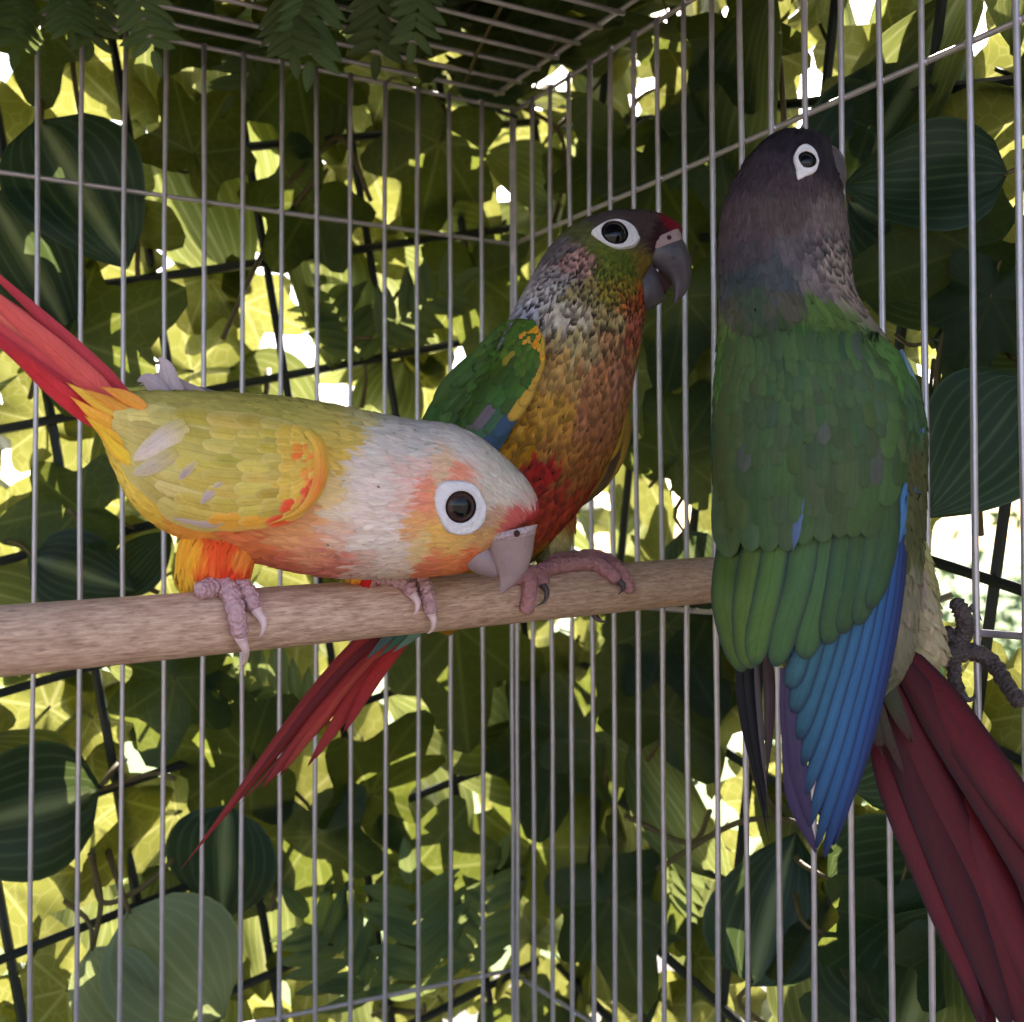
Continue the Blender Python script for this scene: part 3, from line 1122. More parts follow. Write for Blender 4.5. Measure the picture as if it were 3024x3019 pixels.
# ------------------------------------------------------------------ birds: surfaces swept through measured sections
class Loft:
    def __init__(self, st, yaw=None):
        """st rows: x1,y1 (dorsal-side edge), x2,y2 (ventral-side edge), depth, width ratio, dorsal angle (deg, + towards viewer)"""
        st = np.array(st, float)
        self.n = len(st)
        self.a = at(st[:, 0], st[:, 1], st[:, 4])
        self.b = at(st[:, 2], st[:, 3], st[:, 4])
        e1 = (self.a - self.b) / 2
        c = (self.a + self.b) / 2
        T = unit(np.gradient(c, axis=0))
        e2 = np.cross(T, unit(e1))
        s = np.sign((e2 * TOCAM).sum(1))[:, None]
        # mostly towards the viewer, but square to the spine
        e2 = unit(e2 * s)
        self.e2 = e2 * (np.linalg.norm(e1, axis=1) * st[:, 5])[:, None]
        self.phd = np.radians(st[:, 6])
        self.sq = 1.0

    def P(self, t, ph):
        sh = np.broadcast(t, ph).shape
        t = np.broadcast_to(t, sh).ravel()
        ph = np.broadcast_to(ph, sh).ravel()
        a, b, e2 = catmull(self.a, t), catmull(self.b, t), catmull(self.e2, t)
        c, e1 = (a + b) / 2, (a - b) / 2
        return (c + e1 * np.cos(ph)[:, None] + e2 * np.sin(ph)[:, None]).reshape(sh + (3,))

    def frame(self, t, ph):
        h = 1e-3
        p = self.P(t, ph)
        pt = (self.P(np.minimum(t + h, self.n - 1), ph) - self.P(np.maximum(t - h, 0), ph)) / (2 * h)
        pp = (self.P(t, ph + h) - self.P(t, ph - h)) / (2 * h)
        nrm = unit(np.cross(pt, pp))
        c = (catmull(self.a, np.ravel(t)) + catmull(self.b, np.ravel(t))).reshape(p.shape) / 2
        s = np.sign(((p - c) * nrm).sum(-1, keepdims=True))
        return p, nrm * np.where(s == 0, 1, s), np.linalg.norm(pt, axis=-1), np.linalg.norm(pp, axis=-1)

    def theta(self, t, ph):
        pd = catmull(self.phd, np.ravel(t))[:, 0].reshape(np.shape(t))
        d = (ph - pd + math.pi) % (2 * math.pi) - math.pi
        return np.abs(d) / math.pi                      # 0 back .. 1 belly

    def bake(self, nt=150, npz=80):
        t = np.linspace(0.02, self.n - 1.02, nt)
        ph = np.linspace(-.25, math.pi + .25, npz)
        tt, pp = np.meshgrid(t, ph, indexing='ij')
        p = self.P(tt, pp)
        x, y, d = toD(p)
        self.bx = np.stack([x.ravel(), y.ravel()], 1)
        self.bd, self.bt, self.bp = d.ravel(), tt.ravel(), pp.ravel()

    def near(self, x, y, k=4):
        q = np.stack([np.ravel(x), np.ravel(y)], 1)
        idx = np.empty((len(q), k), int)
        dd = np.empty((len(q), k))
        for s in range(0, len(q), 400):
            D = ((q[s:s + 400, None] - self.bx[None]) ** 2).sum(-1)
            # prefer what is nearer to the viewer when two places overlap
            D = D + (self.bd - self.bd.min())[None] * 3.0
            i = np.argpartition(D, k, axis=1)[:, :k]
            idx[s:s + 400] = i
            dd[s:s + 400] = np.take_along_axis(D, i, 1)
        return idx, dd

    def depth(self, x, y):
        i, d = self.near(x, y)
        w = 1 / (d + 4)
        return ((self.bd[i] * w).sum(1) / w.sum(1)).reshape(np.shape(x))

    def param(self, x, y):
        i, d = self.near(np.array([x]), np.array([y]), 1)
        return self.bt[i[0, 0]], self.bp[i[0, 0]]


class Coat:
    """colour of the plumage as a function of place along the body and from back to belly"""
    def __init__(self, loft, anchors, tscale=1.0, gain=1.0, power=4.0, sat=1.0):
        self.k, self.c = [], []
        for x, y, rgb in anchors:
            t, p = loft.param(x, y)
            th = float(loft.theta(np.array([t]), np.array([p]))[0])
            self.k.append((t * tscale, th * 4.0))
            cl = lin(rgb)
            self.c.append((cl * sat + (1 - sat) * cl.mean()) * gain)
        self.k, self.c = np.array(self.k), np.array(self.c)
        self.ts, self.pw, self.loft = tscale, power, loft

    def __call__(self, t, ph):
        th = self.loft.theta(t, ph)
        q = np.stack([np.ravel(t) * self.ts, np.ravel(th) * 4.0], 1)
        D = ((q[:, None] - self.k[None]) ** 2).sum(-1)
        w = 1 / (D + .004) ** self.pw
        return ((w[..., None] * self.c[None]).sum(1) / w.sum(1)[:, None]).reshape(np.shape(t) + (3,))


PW_U = np.array([0, .25, .5, .75, .92, 1.0])
PW_W = np.array([.5, .85, 1.0, .9, .62, .25])


def feathers_on(loft, t0, p0, L, Wd, coat, pattern=None, lift=.05, jitter=.12, flow=None, vary=.10, cols=5, seed=0, jc=.12, rag=.06):
    """overlapping body feathers, laid tailwards over the surface; returns verts, faces, colours, uvs"""
    r = np.random.default_rng(seed)
    n = len(t0)
    L = np.broadcast_to(L, (n,)) * r.uniform(.8, 1.2, n)
    Wd = np.broadcast_to(Wd, (n,)) * r.uniform(.85, 1.15, n)
    _, _, st, sp = loft.frame(t0, p0)
    nu, nv = len(PW_U), cols
    v = np.linspace(-1, 1, nv)
    U = np.broadcast_to(PW_U[None, :, None], (n, nu, nv)).copy()
    Vv = np.broadcast_to(v[None, None, :], (n, nu, nv))
    # ragged tips
    U[:, -1, :] += r.normal(0, rag, (n, nv)) - .16 * v[None] ** 2
    U[:, -2, :] += r.normal(0, .02, (n, nv)) - .05 * v[None] ** 2
    wid = PW_W[None, :, None] * Vv * (Wd / 2)[:, None, None]
    sk = r.normal(0, jitter, n)[:, None, None]
    if flow is not None:
        sk = sk + flow(t0, p0)[:, None, None]
    tt = t0[:, None, None] - (U * L[:, None, None]) / st[:, None, None]
    pp = p0[:, None, None] + (wid + sk * U * L[:, None, None]) / sp[:, None, None]
    tt = np.clip(tt, 0.0, loft.n - 1.0001)
    P, N, _, _ = loft.frame(tt, pp)
    up = lift * (r.uniform(.6, 1.4, n))[:, None, None] * (0.15 + U ** 1.4) + .02 * (1 - Vv ** 2)
    P = P + N * up[..., None]
    base = coat(tt[:, :, nv // 2] * .75 + t0[:, None] * .25 + r.normal(0, jc, (n, 1)), pp[:, :, nv // 2] + r.normal(0, jc * .35, (n, 1)))
    base = base * np.exp(r.normal(0, vary, (n, 1, 1))) * np.exp(r.normal(0, vary * .3, (n, 1, 3)))
    C = np.broadcast_to(base[:, :, None, :], (n, nu, nv, 3)).copy()
    if pattern is not None:
        C = pattern(C, U, Vv, tt, pp, loft.theta(t0, p0), t0, r)
    C = np.clip(C, .004, .9)
    A = np.broadcast_to(r.random(n)[:, None, None, None], (n, nu, nv, 1))
    cols4 = np.concatenate([C, A], -1).reshape(-1, 4)
    one = np.array(grid_faces(nu, nv))
    # wind the faces outwards so that the soft coat normals below hold
    g = np.cross(P[:, 2, 3] - P[:, 2, 2], P[:, 3, 2] - P[:, 2, 2]) if nv > 3 else np.cross(P[:, 2, 2] - P[:, 2, 1], P[:, 3, 1] - P[:, 2, 1])
    if (g * N[:, 2, nv // 2]).sum() < 0:
        one = one[:, ::-1]
    F = (one[None] + (np.arange(n) * nu * nv)[:, None, None]).reshape(-1, 4)
    uv = np.stack([U, Vv], -1).reshape(-1, 2)
    tang = unit(P[:, -1:, :] - P[:, :1, :])
    soft = unit(N + r.normal(0, .07, (n, 1, 1, 3)) - tang * .10)
    return P.reshape(-1, 3), F, cols4, uv, soft.reshape(-1, 3)


def wisps(loft, coat, ta, tb, n, L, seed, lift=.022, w=.028):
    """fine loose barbs that stand off the coat"""
    r = np.random.default_rng(seed)
    T, Pp = r.uniform(ta, tb, n), r.uniform(0, 2 * math.pi, n)
    return feathers_on(loft, T, Pp, L * .7, w, lambda t, p: np.minimum(coat(t, p) * 1.12, .9), None, lift, .35, vary=.08, seed=seed, cols=3)


def rows(loft, ta, tb, ds, dw, seed=0, keep=None):
    """staggered feather positions between stations ta..tb"""
    r = np.random.default_rng(seed)
    T, Pp = [], []
    t, k = tb, 0
    while t > ta:
        ph = np.linspace(0, 2 * math.pi, 40, endpoint=False)
        _, _, st, sp = loft.frame(np.full(40, t), ph)
        m = max(6, int(sp.mean() * 2 * math.pi / dw))
        # even spacing along the perimeter
        cum = np.concatenate([[0], np.cumsum(sp)])
        cum = cum / cum[-1] * 2 * math.pi
        q = (np.arange(m) + (k % 2) * .5) / m * 2 * math.pi
        p = np.interp(q, cum, np.linspace(0, 2 * math.pi, 41))
        T.append(t + r.normal(0, ds * .22, m) / st.mean())
        Pp.append(p + r.normal(0, dw * .18, m) / sp.mean())
        t -= ds / np.percentile(st, 70)
        k += 1
    T, Pp = np.concatenate(T), np.concatenate(Pp)
    T = np.clip(T, .02, loft.n - 1.02)
    if keep is not None:
        ok = keep(T, Pp)
        T, Pp = T[ok], Pp[ok]
    return T, Pp


def stack(parts):
    V, F, C, U, o = [], [], [], [], 0
    Nn = [q[4] for q in parts]
    for v, f, c, u, _ in parts:
        V.append(v)
        F.append(np.asarray(f) + o)
        C.append(c)
        U.append(u)
        o += len(v)
    return np.concatenate(V), np.concatenate(F), np.concatenate(C), np.concatenate(U), np.concatenate(Nn)


def body_mesh(name, loft, coat, parent, nt=70, npz=36, t1=None):
    t = np.linspace(0, loft.n - 1 - 1e-6, nt)
    ph = np.linspace(0, 2 * math.pi, npz, endpoint=False)
    tt, pp = np.meshgrid(t, ph, indexing='ij')
    P = loft.P(tt, pp).reshape(-1, 3)
    C = coat(tt, pp).reshape(-1, 3)
    C = np.concatenate([C, np.ones((len(C), 1))], 1)
    F = grid_faces(nt, npz, True) + [tuple(range(npz - 1, -1, -1)), tuple(range((nt - 1) * npz, nt * npz))]
    return mesh_obj(name, P, F, M_DOWN, parent, cols=C)


def quill(shaft, hw, depthfn, layer, cols, tip='round', edge=None, edge_mix=0.6, camber=.03, nr=12, nc=7, tipcol=None, ragged=0.0, flat=False, seed=None, base=.55, lean=0.0, rs=.68):
    """one long feather: shaft places in the picture, half width (px), how deep it lies"""
    r = np.random.default_rng(seed if seed is not None else int(abs(shaft[0][0] * 13 + shaft[-1][1] * 7)) % 9973)
    S = smooth_path(np.array(shaft, float), nr)
    T = unit(np.gradient(S, axis=0))
    Nn = np.stack([-T[:, 1], T[:, 0]], 1)
    u = 1 - (1 - np.linspace(0, 1, nr)) ** 1.5
    S = smooth_path(np.array(shaft, float), 60)
    S = np.stack([np.interp(u, np.linspace(0, 1, 60), S[:, k]) for k in range(2)], 1)
    T = unit(np.gradient(S, axis=0))
    Nn = np.stack([-T[:, 1], T[:, 0]], 1)
    hwv = np.interp(u, np.linspace(0, 1, len(hw)), hw) if np.ndim(hw) else np.full(nr, float(hw))
    if tip == 'round':
        prof = np.minimum(1, base + u * 2.2) * np.sqrt(np.clip(1 - (np.clip(u - rs, 0, None) / (1.003 - rs)) ** 2, .01, 1))
    elif tip == 'point':
        prof = np.minimum(1, base + u * 2.2) * np.clip(1 - (np.clip(u - .45, 0, None) / .56) ** 1.6, .03, 1)
    else:
        prof = np.minimum(1, base + u * 2.2)
    v = np.linspace(-1, 1, nc)
    X = S[:, None, :] + Nn[:, None, :] * (v[None, :, None] * (hwv * prof)[:, None, None])
    if ragged:
        X[-1] += T[-1] * (r.normal(0, ragged, nc))[:, None]
        X[-2] += T[-2] * (r.normal(0, ragged * .5, nc))[:, None]
    d = depthfn(X[..., 0], X[..., 1]) if callable(depthfn) else np.interp(u, np.linspace(0, 1, len(depthfn)), depthfn)[:, None] + 0 * X[..., 0]
    hs = (hwv * prof)[:, None] * .0088
    d = d - layer + camber * 5.0 * hs * (v[None, :] ** 2) - .05 * hs * (1 - np.abs(v[None, :])) + lean * v[None, :]
    P = at(X[..., 0], X[..., 1], d)
    cu = np.array([lin(c) for c in cols])
    base_c = np.stack([np.interp(u, np.linspace(0, 1, len(cu)), cu[:, k]) for k in range(3)], 1)
    C = np.broadcast_to(base_c[:, None, :], (nr, nc, 3)).copy()
    if edge is not None:
        w = (np.abs(v)[None, :] ** 3) * edge_mix * np.ones((nr, 1))
        w = np.maximum(w, edge_mix * (np.clip(u - .86, 0, 1) / .14)[:, None] ** 1.5)
        C = C * (1 - w[..., None]) + lin(edge) * w[..., None]
    C = C * np.exp(r.normal(0, .06)) * np.exp(r.normal(0, .04, (nr, nc, 1)))
    C = np.clip(C, .004, .9)
    cc = np.concatenate([C, np.full((nr, nc, 1), r.random())], -1).reshape(-1, 4)
    uv = np.stack(np.broadcast_arrays(u[:, None], v[None, :]), -1).reshape(-1, 2)
    return P.reshape(-1, 3), np.array(grid_faces(nr, nc)), cc, uv


def put_quill(parent, *a, name='feather', **k):
    v, f, c, u = quill(*a, **k)
    return mesh_obj(name, v, f, M_QUILL, parent, cols=c, uvs=u)


def eye(parent, loft, x, y, ring, rx_eye, ring_col, iris_col, depth_push=.0, dome=.05):
    """ring: outline in px about the eye centre; rx_eye: eyeball radius px"""
    t, p = loft.param(x, y)
    P, N, _, _ = loft.frame(np.array([t]), np.array([p]))
    P, N = P[0], N[0]
    N = unit(N * .8 + TOCAM * .2)
    d = toD(P)[2]
    pxs = DSP / FPX * d
    ex = unit(RM[0] - N * np.dot(RM[0], N))
    ey = unit(np.cross(ex, N))
    if np.dot(ey, RM[1]) < 0:
        ey = -ey
    ring = np.array(ring, float)
    m = 40
    ro = catmull(np.vstack([ring, ring[:1]]), np.linspace(0, len(ring), m, endpoint=False))
    prof = [(1.02, -.06), (1.0, .05), (.94, .085), (.82, .085), (.7, .075), (.58, .09), (.5, .10), (.44, .06)]
    an = np.arctan2(ro[:, 1], ro[:, 0])
    ri = np.stack([np.cos(an), np.sin(an)], 1) * rx_eye * .92
    V = []
    for s, h in prof:
        f = (s - .44) / (1.02 - .44)
        q = ri + (ro - ri) * f
        rr = (q ** 2).sum(1) * pxs * pxs
        V.append(P + (q[:, :1] * ex + q[:, 1:] * ey) * pxs + N * (h + depth_push - .16 * rr)[:, None])
    V = np.concatenate(V)
    rg = mesh_obj('eye_ring', V, grid_faces(len(prof), m, True), ring_col, parent)
    # eyeball: a cap with iris and pupil colours
    R = rx_eye * pxs * 1.12
    c = P - N * (R * .62) + N * (depth_push + .02)
    A = np.linspace(0, math.pi * .62, 14)
    V, C = [], []
    for a in A:
        for b in np.linspace(0, 2 * math.pi, 24, endpoint=False):
            V.append(c + R * (math.cos(a) * N + math.sin(a) * (math.cos(b) * ex + math.sin(b) * ey)))
            k = min(1, max(0, (a - .44) / .10))
            k2 = min(1, max(0, (a - .98) / .1))
            col = np.array([.003, .003, .004]) * (1 - k) + lin(iris_col) * k
            C.append((*(col * (1 - k2) + .012 * k2), 1))
    mesh_obj('eyeball', V, grid_faces(14, 24, True), M_EYE, rg, cols=C)


def eye_mat():
    m, n, l, b = new_mat('eye_glossy')
    a = n.new('ShaderNodeAttribute')
    a.attribute_name = 'Col'
    l.new(a.outputs['Color'], b.inputs['Base Color'])
    b.inputs['Roughness'].default_value = 0.06
    b.inputs['Specular IOR Level'].default_value = 0.3
    b.inputs['Coat Weight'].default_value = 0.0
    b.inputs['Coat Roughness'].default_value = 0.02
    return m


M_EYE = eye_mat()


def loft_mesh(name, st, mat, parent, nt=26, npz=22, pinch=None):
    lf = Loft(st)
    t = np.linspace(0, lf.n - 1 - 1e-6, nt)
    ph = np.linspace(0, 2 * math.pi, npz, endpoint=False)
    tt, pp = np.meshgrid(t, ph, indexing='ij')
    P = lf.P(tt, pp).reshape(-1, 3)
    F = grid_faces(nt, npz, True) + [tuple(range(npz - 1, -1, -1)), tuple(range((nt - 1) * npz, nt * npz))]
    return mesh_obj(name, P, F, mat, parent)


def fl(rows_, d, ratios, ph=0):
    """beak stations given in photo pixels -> loft rows"""
    if np.isscalar(ratios):
        ratios = [ratios] * len(rows_)
    d = d if np.ndim(d) else [d] * len(rows_)
    return [(a / DSP, b / DSP, c / DSP, e / DSP, dd, rr, ph) for (a, b, c, e), dd, rr in zip(rows_, d, ratios)]


def blob(name, P, ax, mat, parent, n=12):
    """small ellipsoid, ax: three axis vectors"""
    V = []
    for a in np.linspace(0, math.pi, n):
        for b in np.linspace(0, 2 * math.pi, n * 2, endpoint=False):
            V.append(P + ax[0] * math.sin(a) * math.cos(b) + ax[1] * math.sin(a) * math.sin(b) + ax[2] * math.cos(a))
    return mesh_obj(name, V, grid_faces(n, n * 2, True), mat, parent)


def toe(pts, r0, r1, n=26, ridges=7, seed=0, amp=.10):
    P = smooth_path(pts, n)
    u = np.linspace(0, 1, n)
    r = np.random.default_rng(seed)
    rad = (r0 + (r1 - r0) * u) * (1 + amp * np.sin(u * ridges * 2 * math.pi) + r.normal(0, .02, n))
    rad[0] *= .8
    rad[-1] *= .55
    rad[-2] *= .9
    return tube_data(P, rad, 12)


def claw(pts, r0, n=12):
    P = smooth_path(pts, n)
    return tube_data(P, r0 * (1 - np.linspace(0, 1, n) ** 1.3 * .93), 9)


def thigh(parent, st, anchors, name, L=.5, Wd=.24, ds=.13, dw=.13, seed=3, gain=1.0, lift=.07, vary=.1, pattern=None):
    lf = Loft(st)
    lf.bake()
    ct = Coat(lf, anchors, gain=gain)
    o = body_mesh(name, lf, ct, parent, 24, 22)
    T, Pp = rows(lf, .05, lf.n - 1.05, ds, dw, seed)
    v, f, c, u, nn = feathers_on(lf, T, Pp, L, Wd, ct, pattern, lift, .2, vary=vary, seed=seed)
    pl = mesh_obj('plumage', v, f, M_PLUME, o, cols=c, uvs=u, normals=nn)
    pl['kind'] = 'stuff'
    return o


def wing_rows(wing, patch, specs, colfn, depthfn, layer0, seed, flip=1):
    """patch(a,b)->(x,y); a 0 shoulder..1 tip, b 0 top..1 bottom. specs rows: (a_base, length, half_width, count, b0, b1)"""
    r = np.random.default_rng(seed)
    nrow = len(specs)
    for k, (a0, L, hw, n, b0, b1) in enumerate(specs):          # from tip towards the shoulder
        for i in range(n):
            b = b0 + (b1 - b0) * (i + .5 + r.normal(0, .12)) / n
            aa = a0 + r.normal(0, .012)
            pts = [patch(aa + L * s, b + r.normal(0, .004) * (s > 0)) for s in (0, .33, .66, 1.0)]
            cols, edge, em = colfn(aa, b, k, r)
            lay = layer0 + .016 * k + .016 * ((i if flip > 0 else n - i) / n)
            put_quill(wing, pts, [hw * .8, hw, hw], depthfn, lay, cols, 'round', edge, em, seed=int(r.integers(1e6)), nr=9, nc=5)


# ================================================================== yellow conure leaning over the perch
def bird_yellow():
    root = thing('parrot', 'yellow conure with pinkish white head bending over the perch', 'parrot', at(430, 1120, 19.3), 'conures in the cage')
    body = Loft([
        (236, 752, 196, 822, 18.6, .75, 8), (262, 744, 212, 862, 18.8, .85, 8), (320, 742, 250, 945, 19.0, .9, 8),
        (400, 744, 318, 1000, 19.2, .92, 8), (500, 750, 420, 1040, 19.5, .95, 8), (600, 762, 520, 1066, 19.8, .95, 8),
        (690, 780, 610, 1083, 20.1, .93, 8), (775, 797, 700, 1087, 20.35, .88, 6), (850, 806, 775, 1086, 20.5, .82, 2),
        (915, 838, 832, 1082, 20.55, .78, 0), (965, 880, 872, 1076, 20.55, .74, 0), (998, 918, 897, 1062, 20.5, .68, 0),
        (1014, 955, 912, 1040, 20.5, .58, 0), (1008, 980, 930, 1018, 20.5, .45, 0)])
    body.bake()
    anchors = [
        (300, 770, (205, 178, 84)), (400, 770, (198, 172, 78)), (520, 780, (196, 172, 72)), (620, 790, (205, 178, 80)), (225, 800, (238, 196, 70)),
        (215, 850, (240, 192, 58)), (260, 930, (240, 196, 66)), (300, 985, (240, 190, 52)), (350, 1005, (242, 160, 50)), (420, 1030, (240, 110, 50)),
        (480, 1045, (236, 122, 62)), (540, 1060, (228, 116, 84)), (600, 1040, (236, 150, 110)), (640, 1070, (222, 122, 104)), (570, 1000, (240, 160, 100)),
        (690, 1062, (230, 184, 170)), (740, 1062, (236, 206, 194)), (720, 1005, (238, 212, 202)), (660, 960, (240, 208, 184)), (655, 1010, (236, 184, 160)), (690, 980, (236, 206, 194)), (700, 900, (228, 200, 188)), (640, 930, (238, 196, 130)), (640, 870, (234, 186, 70)),
        (660, 820, (222, 182, 76)), (700, 800, (212, 186, 120)), (740, 820, (210, 190, 180)), (720, 850, (222, 198, 186)), (765, 1075, (236, 200, 182)),
        (800, 830, (212, 192, 184)), (880, 850, (214, 194, 184)), (930, 880, (208, 188, 174)), (975, 920, (206, 186, 170)), (1000, 950, (206, 170, 158)),
        (1006, 972, (196, 52, 58)), (985, 978, (200, 84, 76)), (940, 935, (208, 186, 170)), (850, 890, (226, 176, 140)), (870, 902, (238, 140, 110)), (785, 905, (234, 186, 172)),
        (800, 945, (240, 136, 104)), (765, 950, (234, 186, 172)), (790, 985, (238, 165, 100)), (740, 960, (230, 200, 190)), (830, 1000, (238, 176, 84)),
        (860, 1030, (234, 176, 92)), (800, 1030, (234, 190, 130)), (850, 1055, (236, 130, 70)), (890, 1052, (232, 112, 60)), (820, 1068, (232, 120, 80)),
        (770, 1035, (234, 204, 186)), (750, 1000, (234, 206, 196)), (915, 1010, (206, 150, 90)), (925, 985, (190, 142, 116)), (890, 1000, (222, 168, 92)), (835, 955, (238, 150, 100))]
    coat = Coat(body, anchors, 1.0, 1.0, sat=.9)
    b = body_mesh('body', body, coat, root)
    tmax = body.n - 1

    def keep_wing(T, Pp):
        return np.ones(len(T), bool)
    parts = []
    T, Pp = rows(body, .1, 7.0, .12, .11, 1)
    parts.append(feathers_on(body, T, Pp, .60, .17, coat, None, .03, .16, vary=.05, seed=1))
    T, Pp = rows(body, 7.0, 9.6, .075, .06, 2)
    parts.append(feathers_on(body, T, Pp, .46, .085, coat, None, .028, .2, vary=.07, seed=2))
    T, Pp = rows(body, 9.6, tmax - .25, .05, .045, 3)
    parts.append(feathers_on(body, T, Pp, .30, .062, coat, None, .016, .16, vary=.07, seed=3))
    parts.append(wisps(body, coat, .2, tmax - .6, 1000, .5, 4))
    v, f, c, u, nn = stack(parts)
    o = mesh_obj('plumage', v, f, M_PLUME, b, cols=c, uvs=u, normals=nn)
    o['kind'] = 'stuff'

    # tail
    tail = bpy.data.objects.new('tail', None)
    COL.objects.link(tail)
    tail.parent = root
    tail.matrix_parent_inverse = root.matrix_world.inverted()
    RD, SAL, DK = (206, 70, 76), (222, 104, 92), (170, 44, 58)
    TF = [([(232, 820), (150, 762), (60, 690), (-150, 520)], 22, .00, (196, 46, 62)), ([(228, 806), (140, 742), (40, 660), (-160, 490)], 24, .05, (208, 70, 74)),
          ([(236, 768), (150, 690), (20, 590), (-190, 430)], 24, .04, (196, 66, 74)), ([(232, 790), (140, 716), (20, 620), (-190, 460)], 30, .10, SAL),
          ([(232, 776), (150, 704), (40, 606), (-180, 420)], 22, .13, (214, 88, 84)), ([(210, 812), (150, 770), (90, 722), (10, 650)], 17, .08, (212, 56, 66)),
          ([(246, 752), (180, 690), (60, 580), (-120, 420)], 13, .02, (188, 58, 70))]
    for i, (s, hw, lay, c) in enumerate(TF):
        put_quill(tail, s, [hw, hw * 1.15, hw, hw * .7], [18.7, 18.3, 17.8, 17.0], lay, [np.array(c) * 1.04, c, np.array(c) * .95], 'point' if i != 5 else 'round', (150, 60, 72), .35, nr=20)
    # yellow coverts over the tail root
    for i, (s, hw, c) in enumerate([([(262, 800), (200, 770), (125, 722)], 15, (240, 186, 70)), ([(250, 822), (195, 795), (135, 750)], 15, (242, 170, 60)),
                                    ([(256, 780), (215, 762), (160, 735)], 12, (236, 160, 66)), ([(246, 850), (205, 822), (160, 785)], 13, (242, 186, 56)),
                                    ([(275, 770), (235, 748), (190, 730)], 12, (228, 150, 62)), ([(262, 880), (222, 850), (186, 806)], 12, (244, 196, 60))]):
        put_quill(tail, s, [hw, hw, hw * .8], [18.5, 18.4, 18.2], .22 + .02 * i, [c, c, np.array(c) * .98], 'point', (238, 120, 60), .4, ragged=3, name='tail_covert')

    # near wing
    wing = bpy.data.objects.new('wing', None)
    COL.objects.link(wing)
    wing.parent = root
    wing.matrix_parent_inverse = root.matrix_world.inverted()
    TP = np.array([(596, 828), (560, 806), (500, 790), (420, 776), (330, 760), (262, 755), (205, 762)], float)
    BT = np.array([(600, 905), (566, 968), (500, 992), (420, 1004), (345, 988), (290, 955), (225, 880)], float)

    def patch(a, bb):
        a = np.clip(a, 0, 1.0)
        k = np.array([a * 6.0])
        p, q = catmull(TP, k)[0], catmull(BT, k)[0]
        m = p + (q - p) * bb
        return m[0], m[1]

    def colfn(a, bb, k, r):
        base = np.array((196, 168, 80), float) + r.normal(0, 7) + r.normal(0, 2.5, 3)
        c0 = base
        if a > .42:
            c0 = base * (1 - .3) + np.array((200, 182, 140)) * .3
        g = r.random()
        if (a > .35 and g < .05) or (a > .3 and bb > .95):
            c0 = np.array((196, 170, 164), float) + r.normal(0, 8, 3)
        edge = np.array((214, 190, 128))
        if a < .13:
            c0 = np.array((222, 168, 62), float) * .6 + base * .4
        if a < .07 and bb > .2 and r.random() < .7:
            c0 = np.array((232, 140, 56), float) + r.normal(0, 10, 3)
        if bb > .9 and a < .3:
            c0 = np.array((230, 160, 60), float)
        if bb > .80 and a < .2 and r.random() < .6:
            c0 = np.array((226, 76, 44), float)
        return [c0 * .97, c0, c0 * 1.01], edge * .6 + c0 * .4, .7
    dfn = body.depth
    wing_rows(wing, patch, [
        (.58, .42, 25, 5, .08, .85), (.52, .38, 24, 6, .04, .9), (.44, .36, 24, 6, .06, 1.0), (.38, .31, 22, 7, .0, 1.0),
        (.29, .27, 20, 8, .0, .98), (.22, .23, 17, 10, .0, 1.0), (.16, .19, 14, 12, .0, 1.0), (.11, .16, 12, 14, .02, 1.0),
        (.065, .14, 10, 16, .0, 1.0), (.03, .11, 8, 18, .02, .98), (.0, .08, 7, 16, .05, .95)], colfn, dfn, .30, 5)
    for s, hw, c in [([(352, 800), (305, 832), (252, 868)], 23, (204, 178, 168)), ([(330, 850), (290, 878), (250, 895)], 17, (196, 172, 150)), ([(425, 905), (402, 925), (378, 952)], 11, (196, 168, 164)),
                     ([(372, 870), (350, 892), (338, 905)], 8, (170, 144, 140)), ([(440, 988), (390, 990), (325, 978)], 7, (200, 172, 170))]:
        put_quill(wing, s, [hw, hw, hw * .8], dfn, .372, [(196, 170, 96), c, c], 'round', (200, 180, 120), .6, rs=.45)
    put_quill(wing, [(578, 812), (601, 838), (606, 890), (592, 935), (560, 968), (500, 992)], [8, 13, 14, 13, 10, 5], dfn, .53, [(214, 178, 76), (230, 160, 64), (228, 122, 54), (224, 150, 62), (224, 172, 74)], 'point', (206, 172, 76), .75, camber=.10, nr=20, nc=9, base=.9)
    # raised wing tips on the far side
    far = bpy.data.objects.new('wing', None)
    COL.objects.link(far)
    far.parent = root
    far.matrix_parent_inverse = root.matrix_world.inverted()
    for s, hw, c, lay in [([(400, 752), (350, 735), (302, 712), (262, 728)], 14, (176, 150, 150), -.55), ([(345, 752), (322, 725), (312, 690), (300, 674)], 18, (190, 168, 172), -.35),
                          ([(320, 755), (295, 730), (275, 715), (258, 720)], 16, (184, 160, 166), -.25), ([(420, 756), (390, 742), (360, 736), (330, 734)], 9, (96, 78, 84), -.7)]:
        put_quill(far, s, [hw, hw, hw * .7], lambda x, y: 19.1 + 0 * x, lay + .1, [np.array(c) * .9, c, c], 'point', (150, 128, 136), .4)

    # legs and feet
    lg = thigh(root, [(352, 1000, 500, 1008, 19.25, .8, 0), (342, 1030, 480, 1042, 19.3, .75, 0), (340, 1064, 466, 1074, 19.4, .7, 0), (346, 1100, 454, 1100, 19.5, .6, 0), (362, 1130, 436, 1122, 19.6, .4, 0)][::-1],
               [(360, 1040, (242, 160, 50)), (350, 1080, (244, 172, 56)), (375, 1110, (246, 186, 80)), (420, 1030, (238, 84, 44)), (430, 1075, (230, 70, 42)), (400, 1080, (236, 96, 46)), (440, 1095, (232, 80, 44)), (465, 1040, (240, 130, 60))], 'leg', .75, .09, .08, .07, 5)
